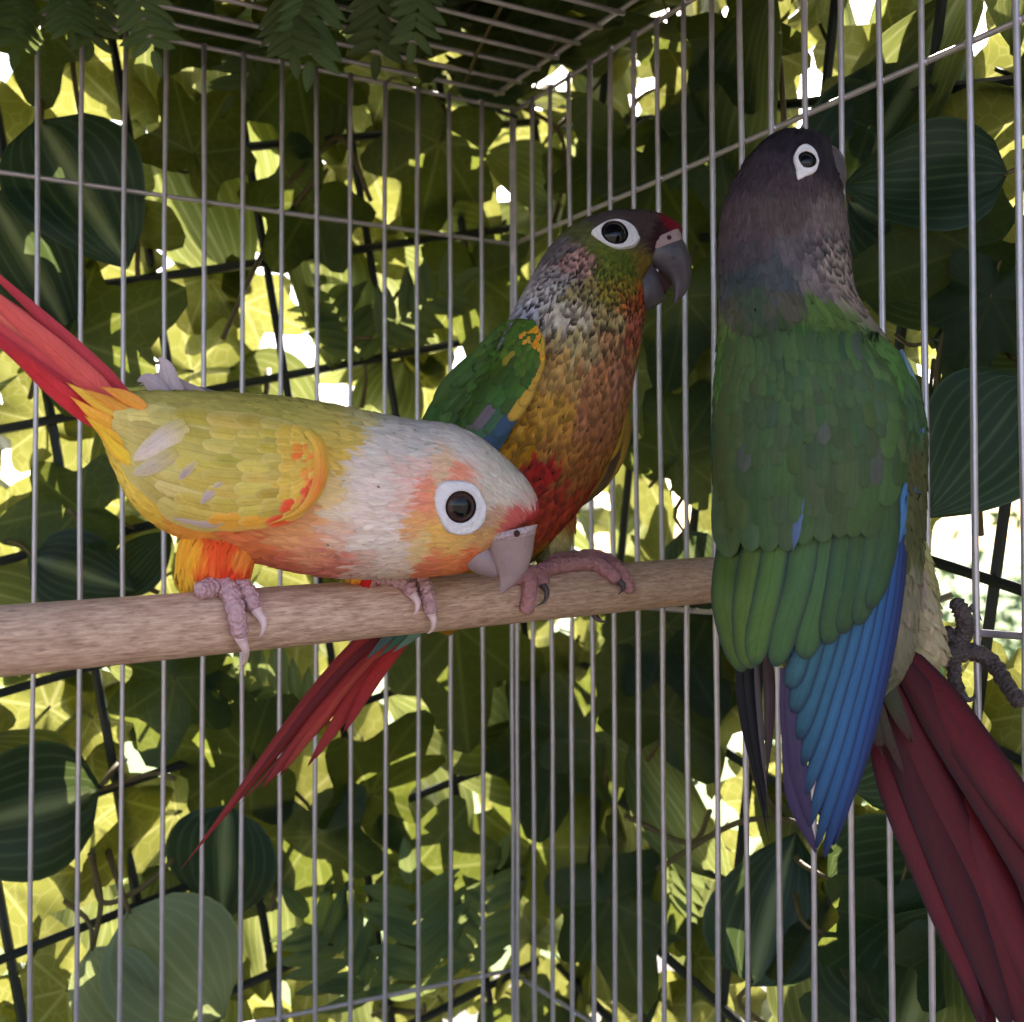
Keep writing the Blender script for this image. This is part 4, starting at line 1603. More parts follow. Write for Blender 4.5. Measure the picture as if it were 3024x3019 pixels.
    FEET = [([[(418, 1098), (425, 1108), (436, 1122), (447, 1162), (454, 1205)], [(420, 1100), (445, 1103), (468, 1120), (484, 1152)], [(425, 1098), (400, 1108), (372, 1116)]],
             [[(455, 1208), (463, 1225), (462, 1248), (448, 1258)], [(486, 1156), (497, 1172), (496, 1190), (488, 1204)], None], .17, lg, (-10,)),
            ([[(690, 1090), (725, 1088), (764, 1100), (778, 1122)], [(700, 1086), (775, 1086), (800, 1104), (810, 1138), (813, 1158)]],
             [[(780, 1124), (788, 1136), (786, 1152), (780, 1162)], [(814, 1160), (819, 1172), (816, 1188), (806, 1196)]], .15, None, ())]
    for toes, claws, rad, par, _ in FEET:
        parts, cl = [], []
        if par is None:
            par = thigh(root, [(640, 1070, 720, 1080, 20.9, .8, 0), (655, 1088, 705, 1096, 20.9, .7, 0), (662, 1100, 698, 1104, 20.9, .5, 0)][::-1], [(680, 1080, (244, 180, 60)), (690, 1092, (200, 40, 40))], 'leg', .3, .12, .1, .09, 8)
        for i, tp in enumerate(toes):
            pts = [perch_hit(x, y, rad * .8) for x, y in tp]
            parts.append(toe(pts, rad * 1.12, rad * .78, ridges=8, seed=i))
            if claws[i]:
                cp = [perch_hit(x, y, rad * (.75 + .35 * (j in (1, 2)))) for j, (x, y) in enumerate(claws[i])]
                cl.append(claw([pts[-1] + (pts[-2] - pts[-1]) * .1] + cp, rad * .62))
        V, F = join(parts)
        ft = mesh_obj('foot', V, F, M_FOOT_PINK, par)
        for V, F in cl:
            mesh_obj('claw', V, F, M_CLAW_PINK, par)

    # head
    eye(root, body, 866, 957, [(54, 0), (46, 34), (16, 54), (-22, 48), (-44, 16), (-52, -20), (-38, -46), (-4, -50), (30, -40)], 33, M_SKIN_WHITE, (62, 42, 38), .05)
    hb = 20.5
    loft_mesh('upper_beak', fl([(1584, 1552, 1436, 1590), (1578, 1592, 1438, 1612), (1571, 1640, 1450, 1642), (1555, 1686, 1462, 1674), (1526, 1722, 1473, 1702), (1498, 1744, 1475, 1730), (1480, 1757, 1477, 1754)],
                               [hb - .25] * 7, [.62, .60, .56, .52, .52, .6, .7]), M_BEAK_PALE, root)
    loft_mesh('lower_beak', fl([(1440, 1600, 1370, 1655), (1452, 1620, 1380, 1676), (1466, 1648, 1410, 1694), (1476, 1676, 1440, 1704), (1478, 1698, 1462, 1706)], [hb - .2] * 5, [.75, .8, .85, .8, .6]), M_BEAK_PALE2, root)
    cere = loft_mesh('cere', fl([(1588, 1548, 1440, 1580), (1584, 1562, 1438, 1594), (1580, 1578, 1446, 1604)], [hb - .27] * 3, [.60, .68, .6]), M_CERE_PALE, root)
    P = at(1526 / DSP, 1576 / DSP, hb - .27 - .50)
    pxs = DSP / FPX * hb
    d_ = at(1526 / DSP, 1576 / DSP, 1.0)
    # nostril set on the cere surface
    lf = Loft(fl([(1588, 1548, 1440, 1580), (1584, 1562, 1438, 1594), (1580, 1578, 1446, 1604)], [hb - .27] * 3, [.60, .68, .6]))
    lf.bake()
    dd = float(lf.depth(np.array([1526 / DSP]), np.array([1576 / DSP]))[0])
    Pn = at(1526 / DSP, 1576 / DSP, dd)
    blob('nostril', Pn, [RM[0] * 6.0 * pxs, RM[1] * 6.5 * pxs, TOCAM * .02], M_NOSTRIL, cere)
    # crest wisps on the crown and loose feathers at the thigh
    for s, hw in [([(905, 832), (885, 820), (866, 806)], 6), ([(900, 838), (880, 822), (858, 812)], 5), ([(893, 830), (876, 815), (855, 802)], 3.5)]:
        put_quill(root, s, [hw, hw, hw * .5], lambda x, y: 20.45 + 0 * x, .0, [(214, 196, 190)] * 3, 'point', None, ragged=2, name='crown_feather', nr=7, nc=5)
    for k in range(9):
        x0 = 334 + k * 6
        put_quill(lg, [(x0 + 26, 1036 + k * 4), (x0 + 10, 1062 + k * 4.4), (x0 + 2, 1082 + k * 5)], [5, 6, 4], lambda x, y: 19.4 + 0 * x, .25 + .02 * k, [(244, 170, 56), (246, 178, 60), (246, 190, 80)], 'point', None, ragged=2.5, name='thigh_feather', nr=7, nc=5)


M_FOOT_PINK = skin_mat('pink_foot_skin', (170, 124, 130), (214, 172, 176), 1100, .5, .8)
M_FOOT_ROSE = skin_mat('rose_foot_skin', (160, 104, 110), (196, 140, 142), 1100, .5, .6)
M_FOOT_GREY = skin_mat('grey_foot_skin', (56, 46, 46), (96, 80, 78), 1100, .6, .8)
M_CLAW_PINK = beak_mat('pink_claw', (206, 168, 172), (230, 200, 200))
M_CLAW_DARK = beak_mat('dark_claw', (52, 44, 48), (92, 78, 80))
M_SKIN_WHITE = skin_mat('white_eye_ring_skin', (200, 190, 194), (226, 216, 220), 1500, .6, .3, .2)
M_BEAK_PALE = beak_mat('pale_horn_beak', (128, 102, 102), (156, 128, 128))
M_BEAK_PALE2 = beak_mat('pale_horn_lower_beak', (124, 100, 102), (150, 124, 126))
M_CERE_PALE = skin_mat('pale_cere_skin', (164, 138, 142), (190, 162, 166), 1300, .5, .5)
M_BEAK_DARK = beak_mat('dark_horn_beak', (58, 50, 58), (88, 76, 82))
M_CERE_DARK = skin_mat('grey_cere_skin', (150, 122, 124), (176, 146, 144), 1300, .5, .3)
M_NOSTRIL = flat_mat('nostril_hollow', (0.05, 0.02, 0.02), .8, .1)
bird_yellow()


def part_empty(name, root):
    o = bpy.data.objects.new(name, None)
    COL.objects.link(o)
    o.parent = root
    o.matrix_parent_inverse = root.matrix_world.inverted()
    return o


# ================================================================== green and orange conure standing up on the perch
def bird_green():
    root = thing('parrot', 'upright conure with orange scalloped breast and dark open beak on the perch', 'parrot', at(1040, 1060, 24.2), 'conures in the cage')
    body = Loft([
        (772, 1140, 850, 1196, 24.6, .8, -40), (796, 1040, 935, 1120, 24.4, .85, -40), (822, 930, 1030, 1030, 24.2, .9, -40),
        (852, 830, 1098, 950, 24.1, .92, -40), (892, 740, 1150, 860, 24.0, .92, -40), (930, 670, 1182, 765, 24.0, .92, -38),
        (958, 612, 1200, 680, 24.0, .9, -34), (982, 568, 1210, 625, 24.0, .88, -28), (1008, 520, 1214, 590, 24.0, .85, -20),
        (1040, 468, 1214, 560, 24.0, .82, -12), (1082, 428, 1214, 535, 24.0, .80, -6), (1136, 405, 1222, 512, 24.0, .78, 0),
        (1190, 399, 1236, 490, 24.0, .74, 0), (1238, 404, 1252, 474, 24.0, .66, 0), (1274, 420, 1264, 462, 24.0, .5, 0), (1288, 436, 1276, 456, 24.0, .35, 0)])
    body.bake()
    anchors = [
        (1150, 415, (92, 78, 76)), (1220, 412, (84, 64, 64)), (1275, 430, (120, 24, 36)), (1255, 440, (60, 34, 40)), (1100, 436, (96, 96, 58)),
        (1060, 470, (112, 100, 104)), (1085, 495, (182, 134, 128)), (1110, 485, (170, 122, 112)), (1040, 520, (150, 136, 138)), (1020, 545, (190, 176, 178)), (990, 590, (170, 165, 180)),
        (1130, 480, (104, 112, 46)), (1150, 510, (122, 128, 44)), (1180, 500, (96, 104, 40)), (1185, 540, (166, 138, 50)), (1210, 556, (222, 98, 54)), (1190, 575, (214, 110, 60)),
        (1212, 520, (140, 110, 50)), (1150, 560, (156, 134, 56)), (1110, 560, (150, 132, 90)), (1080, 590, (204, 184, 164)), (1050, 600, (206, 188, 176)), (1100, 640, (200, 170, 122)),
        (1160, 640, (204, 144, 100)), (1198, 640, (212, 112, 84)), (1205, 600, (200, 110, 90)), (1150, 600, (190, 160, 110)), (1070, 700, (204, 154, 90)), (1130, 720, (196, 128, 86)), (1175, 720, (196, 130, 100)),
        (1040, 780, (200, 142, 58)), (1110, 790, (186, 118, 80)), (1000, 830, (168, 114, 30)), (1060, 840, (186, 122, 58)), (1030, 880, (184, 44, 40)),
        (1000, 900, (170, 44, 36)), (1080, 900, (168, 100, 52)), (1060, 930, (180, 66, 46)), (960, 860, (180, 120, 30)), (930, 900, (170, 60, 40)), (900, 1000, (180, 140, 50)), (850, 760, (70, 100, 40)), (900, 680, (80, 108, 44))]
    coat = Coat(body, anchors, 1.0, .78, sat=1.0)
    b = body_mesh('body', body, coat, root)
    tmax = body.n - 1

    def scallop(C, U, Vv, tt, pp, th, t0, r):
        # dark fringe round each breast feather, pale in the middle
        k = np.clip((t0 - 1.5) / 1.0, 0, 1) * np.clip((10.3 - t0) / 1.0, 0, 1) * np.clip((th - .18) / .15, 0, 1)
        k = k * (.55 + .45 * np.clip((t0 - 5.0) / 2.0, 0, 1)) * r.uniform(.55, 1.1, len(t0))
        e = np.clip((U - .58) / .2, 0, 1)
        e = e * (k[:, None, None])
        dark = np.broadcast_to(lin((44, 34, 32)), C.shape)
        C = C * (1 - .95 * e[..., None]) + dark * (.95 * e[..., None])
        return C * (1 + .35 * (k[:, None, None] * np.clip(1 - np.abs(U - .45) / .3, 0, 1))[..., None])
    parts = []
    T, Pp = rows(body, .1, 7.4, .125, .15, 11)
    parts.append(feathers_on(body, T, Pp, .40, .2, coat, scallop, .016, .16, vary=.09, seed=11, rag=.14))
    T, Pp = rows(body, 7.4, 10.2, .095, .095, 12)
    parts.append(feathers_on(body, T, Pp, .28, .13, coat, scallop, .016, .16, vary=.12, seed=12, rag=.14))
    T, Pp = rows(body, 10.2, tmax - .3, .055, .05, 13)
    parts.append(feathers_on(body, T, Pp, .26, .07, coat, None, .016, .14, vary=.14, seed=13))
    parts.append(wisps(body, coat, .2, tmax - .6, 900, .4, 14, .026))
    v, f, c, u, nn = stack(parts)
    o = mesh_obj('plumage', v, f, M_PLUME, b, cols=c, uvs=u, normals=nn)
    o['kind'] = 'stuff'

    # near wing
    wing = part_empty('wing', root)
    TP = np.array([(1010, 606), (960, 606), (915, 642), (868, 690), (826, 740), (790, 800), (765, 880)], float)
    BT = np.array([(1026, 640), (1024, 690), (1006, 735), (985, 775), (958, 815), (930, 850), (880, 930)], float)

    def patch(a, bb):
        k = np.array([np.clip(a, 0, 1) * 6.0])
        p, q = catmull(TP, k)[0], catmull(BT, k)[0]
        m = p + (q - p) * bb
        return m[0], m[1]

    def colfn(a, bb, k, r):
        c0 = np.array((58, 88, 34), float) * r.uniform(.85, 1.15) + r.normal(0, 4, 3)
        edge, em = np.array((34, 52, 26)), .55
        if a > .4 and bb > .55:
            c0 = np.array((62, 92, 66), float)
        if a > .36 and .5 < bb < .72 and r.random() < .55:
            c0 = np.array((104, 88, 98), float)
        if a > .3 and bb > .88:
            c0 = np.array((52, 70, 96), float)
        if a < .07 and bb > .3 and r.random() < .7:
            c0 = np.array((200, 138, 44), float) + r.normal(0, 14, 3)
            edge = np.array((190, 96, 34))
        elif bb > .93 and a < .35:
            c0 = np.array((186, 138, 50), float)
        elif a < .3 and r.random() < .06:
            c0 = np.array((136, 118, 42), float)
        elif a < .3:
            c0 = c0 * np.array((1.1, 1.0, .85))
        return [c0 * .92, c0, c0 * 1.02], edge, em
    wing_rows(wing, patch, [
        (.60, .40, 20, 6, .05, .98), (.50, .38, 19, 6, .04, .98), (.42, .34, 17, 7, .04, 1.0), (.33, .27, 14, 8, .02, 1.0), (.25, .22, 12, 9, .02, 1.0),
        (.18, .18, 9, 13, .0, 1.0), (.13, .15, 7, 15, .0, 1.0), (.09, .12, 6, 16, .0, 1.0), (.055, .10, 5, 16, .0, 1.0), (.025, .09, 4.5, 15, .0, 1.0), (.0, .07, 4, 14, .02, .98)], colfn, body.depth, .14, 21)
    # far wing edge showing past the breast
    far = part_empty('wing', root)
    for i, (s, hw, c) in enumerate([([(1172, 745), (1170, 830), (1140, 900), (1088, 958)], 16, (150, 118, 40)), ([(1176, 756), (1178, 820), (1158, 880), (1118, 934)], 13, (176, 136, 44)),
                                    ([(1160, 780), (1158, 850), (1126, 910), (1080, 962)], 18, (110, 84, 40)), ([(1165, 800), (1160, 850), (1142, 892), (1112, 926)], 9, (82, 62, 46)),
                                    ([(1178, 770), (1172, 812), (1160, 850), (1140, 880)], 7, (196, 150, 46)), ([(1150, 850), (1130, 900), (1100, 936), (1076, 960)], 10, (186, 140, 48))]):
        put_quill(far, s, [hw, hw, hw, hw * .7], lambda x, y: 24.35 + 0 * x, .02 * i, [c, np.array(c) * .8, c, np.array(c) * .7], 'round', (70, 52, 40), .6)
    # tail below the perch
    tail = part_empty('tail', root)
    R1, R2 = (176, 44, 44), (140, 34, 40)
    TF = [([(790, 1110), (630, 1275), (478, 1465), (340, 1642)], [20, 20, 14, 6], .0, R1, 'point'), ([(780, 1110), (640, 1270), (505, 1430), (380, 1590)], [16, 18, 14, 5], .06, (190, 56, 50), 'point'),
          ([(815, 1120), (690, 1260), (600, 1360), (500, 1480)], [16, 17, 16, 9], .10, (186, 52, 46), 'round'), ([(830, 1120), (730, 1240), (660, 1330), (585, 1440)], [14, 16, 15, 9], .08, (192, 50, 44), 'round'),
          ([(840, 1110), (755, 1215), (700, 1290), (650, 1380)], [12, 13, 13, 8], .05, (188, 48, 46), 'round'), ([(805, 1140), (660, 1280), (560, 1400), (450, 1520)], [12, 12, 11, 6], .14, (150, 38, 44), 'point'),
          ([(812, 1130), (680, 1270), (590, 1380), (530, 1460)], [8, 8, 8, 6], .18, (200, 70, 56), 'round'), ([(802, 1126), (640, 1270), (540, 1390), (430, 1530)], [7, 7, 6, 3], .2, (124, 30, 38), 'point')]
    for s, hw, lay, c, tp in TF:
        c = np.array(c) * .82
        put_quill(tail, s, hw, [24.4, 24.1, 23.7, 23.3], lay, [c * .9, c, c * .85], tp, (90, 24, 32), .5, nr=20, ragged=10 if tp == 'round' else 0)
    for i, (s, hw, c) in enumerate([([(800, 1130), (745, 1190), (690, 1245)], 12, (70, 92, 92)), ([(820, 1130), (770, 1190), (715, 1240)], 10, (60, 104, 84)), ([(830, 1140), (785, 1195), (740, 1232)], 9, (96, 126, 110))]):
        put_quill(tail, s, [hw, hw, hw * .8], [24.0, 23.9, 23.8], .25 + .03 * i, [c, c, np.array(c) * .9], 'point', (50, 70, 70), .4, name='tail_covert')

    # legs
    olive = [(1040, 980, (168, 150, 92)), (1020, 1020, (130, 118, 72)), (1050, 1040, (180, 164, 110)), (1060, 960, (150, 90, 50)), (1010, 990, (96, 80, 50))]
    l1 = thigh(root, [(985, 950, 1085, 950, 24.3, .8, 0), (992, 985, 1080, 990, 24.3, .75, 0), (1002, 1020, 1072, 1025, 24.35, .7, 0), (1014, 1050, 1062, 1052, 24.4, .55, 0), (1022, 1064, 1055, 1064, 24.4, .4, 0)][::-1], olive, 'leg', .5, .12, .1, .085, 31)
    l2 = thigh(root, [(900, 980, 985, 985, 23.9, .8, 0), (910, 1030, 985, 1040, 23.9, .7, 0), (930, 1075, 985, 1085, 23.9, .5, 0), (945, 1096, 985, 1098, 23.8, .4, 0)][::-1], [(940, 1010, (168, 150, 92)), (950, 1060, (130, 118, 72))], 'leg', .5, .12, .1, .085, 32)
    rad = .165
    ft1 = [[(1040, 1062), (1085, 1054), (1130, 1052), (1165, 1072), (1182, 1098), (1190, 1118)], [(1045, 1068), (1090, 1062), (1125, 1064), (1152, 1082), (1166, 1096)], [(1050, 1066), (1035, 1072), (1015, 1078)]]
    cl1 = [None, [(1168, 1098), (1176, 1104), (1174, 1114), (1166, 1122)], None]
    ft2 = [[(960, 1092), (990, 1084), (998, 1100), (998, 1130), (992, 1158)], [(965, 1088), (1005, 1082), (1020, 1092), (1025, 1104)]]
    cl2 = [None, [(1024, 1104), (1032, 1116), (1028, 1134), (1012, 1144)]]
    for lg, toes, cls in ((l1, ft1, cl1), (l2, ft2, cl2)):
        parts = []
        for i, tp in enumerate(toes):
            pts = [perch_hit(x, y, rad * .8) for x, y in tp]
            parts.append(toe(pts, rad * 1.05, rad * .85, ridges=11, seed=i + 5, amp=.09))
            if cls[i]:
                cp = [perch_hit(x, y, rad * (.8 + .35 * (j in (1, 2)))) for j, (x, y) in enumerate(cls[i])]
                V, F = claw([pts[-1] + (pts[-2] - pts[-1]) * .1] + cp, rad * .55)
                mesh_obj('claw', V, F, M_CLAW_DARK, lg)
        V, F = join(parts)
        mesh_obj('foot', V, F, M_FOOT_ROSE, lg)
    V, F = claw([at(1118, 1152, 25.0), at(1124, 1164, 24.9), at(1134, 1172, 24.85), at(1146, 1174, 24.8)], .09)
    mesh_obj('claw', V, F, M_CLAW_DARK, l1)

    eye(root, body, 1160, 441, [(50, 6), (38, 22), (6, 32), (-22, 22), (-44, 0), (-30, -14), (-6, -27), (18, -28), (40, -16)], 28, M_SKIN_WHITE, (20, 15, 16), .02)
    h = 24.0
    up = [(2012, 700, 1900, 745), (2028, 728, 1912, 772), (2040, 765, 1945, 797), (2043, 805, 1972, 818), (2036, 845, 1986, 842), (2018, 876, 1990, 868), (1993, 898, 1990, 896)]
    loft_mesh('upper_beak', fl(up, [h - .1] * 7, [.52, .56, .58, .58, .55, .6, .7]), M_BEAK_DARK, root)
    lo = [(1925, 780, 1862, 880), (1940, 800, 1872, 906), (1952, 828, 1892, 920), (1960, 860, 1918, 916), (1963, 884, 1945, 900)]
    loft_mesh('lower_beak', fl(lo, [h - .08] * 5, [.62, .66, .7, .7, .6]), M_BEAK_DARK, root)
    tg = [(1945, 795, 1935, 850), (1962, 812, 1950, 860), (1984, 838, 1965, 868)]
    loft_mesh('tongue', fl(tg, [h - .05] * 3, [.5, .5, .4]), M_NOSTRIL, root)
    ce = [(2004, 676, 1905, 722), (2012, 692, 1904, 744), (2016, 712, 1912, 756)]
    cere = loft_mesh('cere', fl(ce, [h - .12] * 3, [.50, .56, .5]), M_CERE_DARK, root)
    lf = Loft(fl(ce, [h - .12] * 3, [.50, .56, .5]))
    lf.bake()
    x, y = 1976 / DSP, 702 / DSP
    Pn = at(x, y, float(lf.depth(np.array([x]), np.array([y]))[0]))
    pxs = DSP / FPX * h
    blob('nostril', Pn, [RM[0] * 4.5 * pxs, RM[1] * 4.5 * pxs, TOCAM * .02], M_NOSTRIL, cere)


bird_green()


# ================================================================== dark green conure clinging to the side wall
def bird_dark():
    root = thing('parrot', 'dark green conure with blue wing feathers clinging to the barred side wall', 'parrot', at(1600, 1300, 20.0), 'conures in the cage')
    D0 = 19.4
    body = Loft([
        (1560, 1345, 1680, 1300, D0 + .5, .6, 60), (1480, 1250, 1715, 1230, D0 + .4, .7, 62), (1415, 1130, 1728, 1130, D0 + .25, .75, 62), (1372, 1010, 1734, 1010, D0 + .1, .8, 62),
        (1350, 900, 1738, 895, D0, .82, 62), (1350, 800, 1734, 790, D0, .84, 60), (1354, 715, 1708, 705, D0, .86, 58),
        (1360, 640, 1655, 640, D0 + .05, .9, 52), (1362, 575, 1612, 570, D0 + .1, .92, 44), (1359, 510, 1598, 500, D0 + .2, .92, 34),
        (1361, 440, 1592, 428, D0 + .25, .9, 26), (1372, 382, 1584, 368, D0 + .25, .88, 22), (1394, 332, 1572, 318, D0 + .22, .84, 20),
        (1424, 288, 1566, 284, D0 + .18, .78, 20), (1452, 260, 1560, 264, D0 + .15, .72, 20), (1482, 244, 1545, 252, D0 + .15, .5, 20)])
    body.bake()
    anchors = [
        (1490, 255, (52, 42, 52)), (1440, 320, (74, 58, 68)), (1400, 420, (98, 76, 82)), (1480, 400, (100, 80, 80)), (1540, 300, (60, 50, 58)), (1560, 420, (124, 104, 102)),
        (1500, 340, (86, 68, 72)), (1380, 480, (88, 74, 82)), (1400, 520, (72, 76, 82)), (1470, 520, (86, 86, 92)), (1520, 480, (110, 96, 100)), (1575, 500, (150, 128, 118)), (1592, 545, (160, 134, 120)), (1540, 540, (130, 114, 110)),
        (1420, 570, (74, 88, 70)), (1480, 570, (96, 88, 72)), (1540, 580, (96, 122, 54)), (1450, 640, (76, 92, 52)), (1550, 650, (76, 112, 52)), (1640, 680, (86, 130, 56)),
        (1400, 720, (72, 100, 48)), (1500, 750, (72, 100, 58)), (1400, 850, (72, 100, 48)), (1500, 900, (70, 98, 56)), (1650, 850, (66, 96, 62)), (1345, 900, (92, 92, 54)),
        (1355, 1000, (96, 96, 58)), (1690, 780, (72, 104, 66)), (1600, 1100, (66, 94, 50)), (1450, 1150, (70, 96, 44)), (1700, 1150, (150, 138, 112))]
    coat = Coat(body, anchors, 1.0, .66, sat=.85)  # lowered gain puts the bird's shade into its coat colours
    b = body_mesh('body', body, coat, root)
    tmax = body.n - 1

    def bars(C, U, Vv, tt, pp, th, t0, r):
        k = np.clip((t0 - 7.6) / .5, 0, 1) * np.clip((10.4 - t0) / .8, 0, 1) * np.clip((th - .28) / .2, 0, 1) * r.uniform(.6, 1.1, len(t0))
        e = np.clip((U - .64) / .2, 0, 1) * k[:, None, None]
        C = C * (1 - .9 * e[..., None]) + lin((40, 36, 42)) * (.9 * e[..., None])
        return C * (1 + .7 * (k[:, None, None] * np.clip(1 - np.abs(U - .45) / .3, 0, 1))[..., None])
    parts = []
    T, Pp = rows(body, .1, 7.8, .14, .15, 21)
    parts.append(feathers_on(body, T, Pp, .55, .22, coat, bars, .03, .15, vary=.10, seed=21))
    T, Pp = rows(body, 7.8, 10.2, .12, .13, 22)
    parts.append(feathers_on(body, T, Pp, .34, .18, coat, bars, .018, .12, vary=.08, seed=22, rag=.12))
    T, Pp = rows(body, 10.2, tmax - .1, .055, .05, 23)
    parts.append(feathers_on(body, T, Pp, .28, .07, coat, None, .016, .14, vary=.12, seed=23))
    parts.append(wisps(body, coat, .2, tmax - .6, 800, .45, 24, .026))
    v, f, c, u, nn = stack(parts)
    o = mesh_obj('plumage', v, f, M_PLUME, b, cols=c, uvs=u, normals=nn)
    o['kind'] = 'stuff'
    dep = body.depth

    # tail
    tail = part_empty('tail', root)
    M0, M1 = (128, 32, 44), (96, 24, 36)
    TF = [([(1650, 1260), (1720, 1480), (1800, 1720), (1880, 1990)], [26, 32, 30, 18], .0, (110, 26, 38)), ([(1690, 1250), (1790, 1480), (1870, 1660), (1980, 1930)], [28, 34, 32, 20], .05, (122, 30, 40)),
          ([(1690, 1210), (1800, 1360), (1900, 1500), (2060, 1740)], [22, 30, 30, 20], .02, (134, 34, 46)), ([(1660, 1240), (1760, 1480), (1850, 1700), (1950, 1980)], [26, 30, 30, 20], .12, (118, 28, 38)),
          ([(1640, 1300), (1690, 1500), (1770, 1700), (1860, 1930)], [18, 22, 20, 12], .03, (128, 34, 48)), ([(1680, 1220), (1810, 1420), (1920, 1600), (2050, 1850)], [20, 26, 26, 18], .16, (112, 26, 36)),
          ([(1740, 1640), (1790, 1760), (1830, 1850), (1870, 1960)], [6, 9, 9, 6], .1, (150, 56, 66))]
    TF += [([(1670, 1240), (1775, 1480), (1860, 1690), (1970, 1960)], [24, 30, 30, 22], .08, (104, 24, 34)), ([(1700, 1230), (1830, 1430), (1940, 1640), (2060, 1880)], [20, 30, 34, 24], .06, (120, 28, 38)), ([(1655, 1270), (1735, 1500), (1815, 1700), (1910, 1960)], [20, 24, 24, 18], .15, (98, 22, 32))]
    for s, hw, lay, c in TF:
        c = np.array(c) * np.array((.72, .6, .54))
        put_quill(tail, s, np.array(hw) * 1.35, [20.1, 19.4, 18.8, 18.0], lay, [c * .9, c, c * 1.05], 'round', (30, 14, 22), .85, nr=20)
    for i, (s, hw, c) in enumerate([([(1640, 1270), (1656, 1350), (1690, 1425)], 17, (56, 64, 38)), ([(1660, 1250), (1688, 1330), (1722, 1400)], 16, (60, 58, 36)), ([(1630, 1290), (1646, 1360), (1664, 1420)], 15, (52, 62, 38)), ([(1650, 1300), (1672, 1380), (1706, 1462)], 11, (66, 52, 38))]):
        put_quill(tail, s, [hw, hw, hw * .8], [19.9, 19.7, 19.5], .2 + .03 * i, [c, c, np.array((74, 30, 32))], 'round', (56, 44, 34), .5, name='tail_covert', ragged=8, rs=.4)

    # left (far) wing: narrow dark flight feathers
    lw = part_empty('wing', root)
    for i, (s, hw, c) in enumerate([([(1395, 1225), (1408, 1350), (1430, 1470), (1452, 1600)], [17, 14, 9, 4], (26, 24, 30)), ([(1410, 1225), (1420, 1340), (1436, 1460), (1452, 1570)], [13, 11, 8, 4], (34, 30, 36)),
                                    ([(1446, 1225), (1452, 1310), (1450, 1400), (1446, 1480)], [13, 11, 9, 5], (86, 66, 70)), ([(1425, 1230), (1432, 1330), (1440, 1430), (1450, 1520)], [6, 6, 5, 3], (96, 84, 88))]):
        put_quill(lw, s, hw, lambda x, y: D0 + .15 + 0 * x, .03 * i, [c, c, np.array(c) * .8], 'point', (18, 16, 20), .5, nr=16)
    # right wing
    wg = part_empty('wing', root)

    def wd(x, y):
        # lies on the body above, hangs straight below it
        d = dep(x, np.minimum(y, 1080))
        w = np.clip((y - 960) / 160, 0, 1)
        return d * (1 - w) + (D0 - 1.35 + (x - 1550) ** 2 / 52000 * .9 + (y - 1100) * .0003) * w
    BL, BM, BD, TQ = (64, 118, 178), (44, 86, 160), (40, 50, 116), (60, 116, 128)
    # outer blue primaries, then the shorter ones over them
    PR = [([(1712, 900), (1690, 1150), (1640, 1380), (1585, 1555)], 12, .00, (44, 54, 118)), ([(1706, 930), (1680, 1160), (1630, 1390), (1572, 1595)], 13, .03, (44, 70, 140)),
          ([(1700, 950), (1668, 1170), (1615, 1400), (1555, 1618)], 14, .06, (46, 92, 166)), ([(1688, 960), (1652, 1180), (1598, 1400), (1540, 1600)], 14, .09, (54, 108, 172)),
          ([(1674, 980), (1636, 1180), (1580, 1390), (1527, 1560)], 14, .12, (58, 112, 170)), ([(1650, 1000), (1616, 1180), (1562, 1370), (1520, 1500)], 15, .15, (62, 118, 166)),
          ([(1620, 1020), (1594, 1180), (1546, 1340), (1515, 1445)], 16, .18, (60, 118, 156)), ([(1590, 1050), (1570, 1190), (1530, 1320), (1507, 1396)], 17, .21, (58, 114, 142)),
          ([(1560, 1080), (1545, 1190), (1515, 1290), (1496, 1345)], 18, .24, (60, 112, 130)), ([(1540, 1090), (1525, 1180), (1503, 1260), (1488, 1300)], 18, .27, (62, 110, 120))]
    for s, hw, lay, c in PR:
        c = (np.array(c) * .8 + np.array((40, 84, 96)) * .2) * .82
        put_quill(wg, s, [hw * .8, hw, hw * 1.1, hw * 1.1], wd, .04 + lay * .4, [c * 1.05, c, c, c * .75], 'round', (28, 24, 52), .85, nr=18, lean=.025, camber=.012)
    # dark trailing vane along the inner side
    for i, s in enumerate([[(1478, 1260), (1490, 1380), (1500, 1500), (1540, 1610)], [(1488, 1260), (1496, 1360), (1508, 1460), (1530, 1560)]]):
        put_quill(wg, s, [12, 17, 18, 10], wd, .05 + .03 * i, [(66, 52, 78), (60, 48, 76), (58, 44, 70)], 'round', (44, 30, 54), .6, nr=16)
    # blue edge of the wing above the primaries
    for i, (s, hw, c) in enumerate([([(1728, 880), (1722, 940), (1704, 1010)], 11, (60, 104, 150)), ([(1716, 900), (1706, 960), (1690, 1030)], 11, (64, 112, 160)), ([(1735, 860), (1733, 910), (1722, 960)], 8, (62, 96, 140)),
                                    ([(1700, 660), (1730, 740), (1742, 840)], 6, (96, 120, 140))]):
        put_quill(wg, s, [hw, hw, hw], wd, .2 + .015 * i, [c, c, c], 'round', (44, 54, 90), .5)
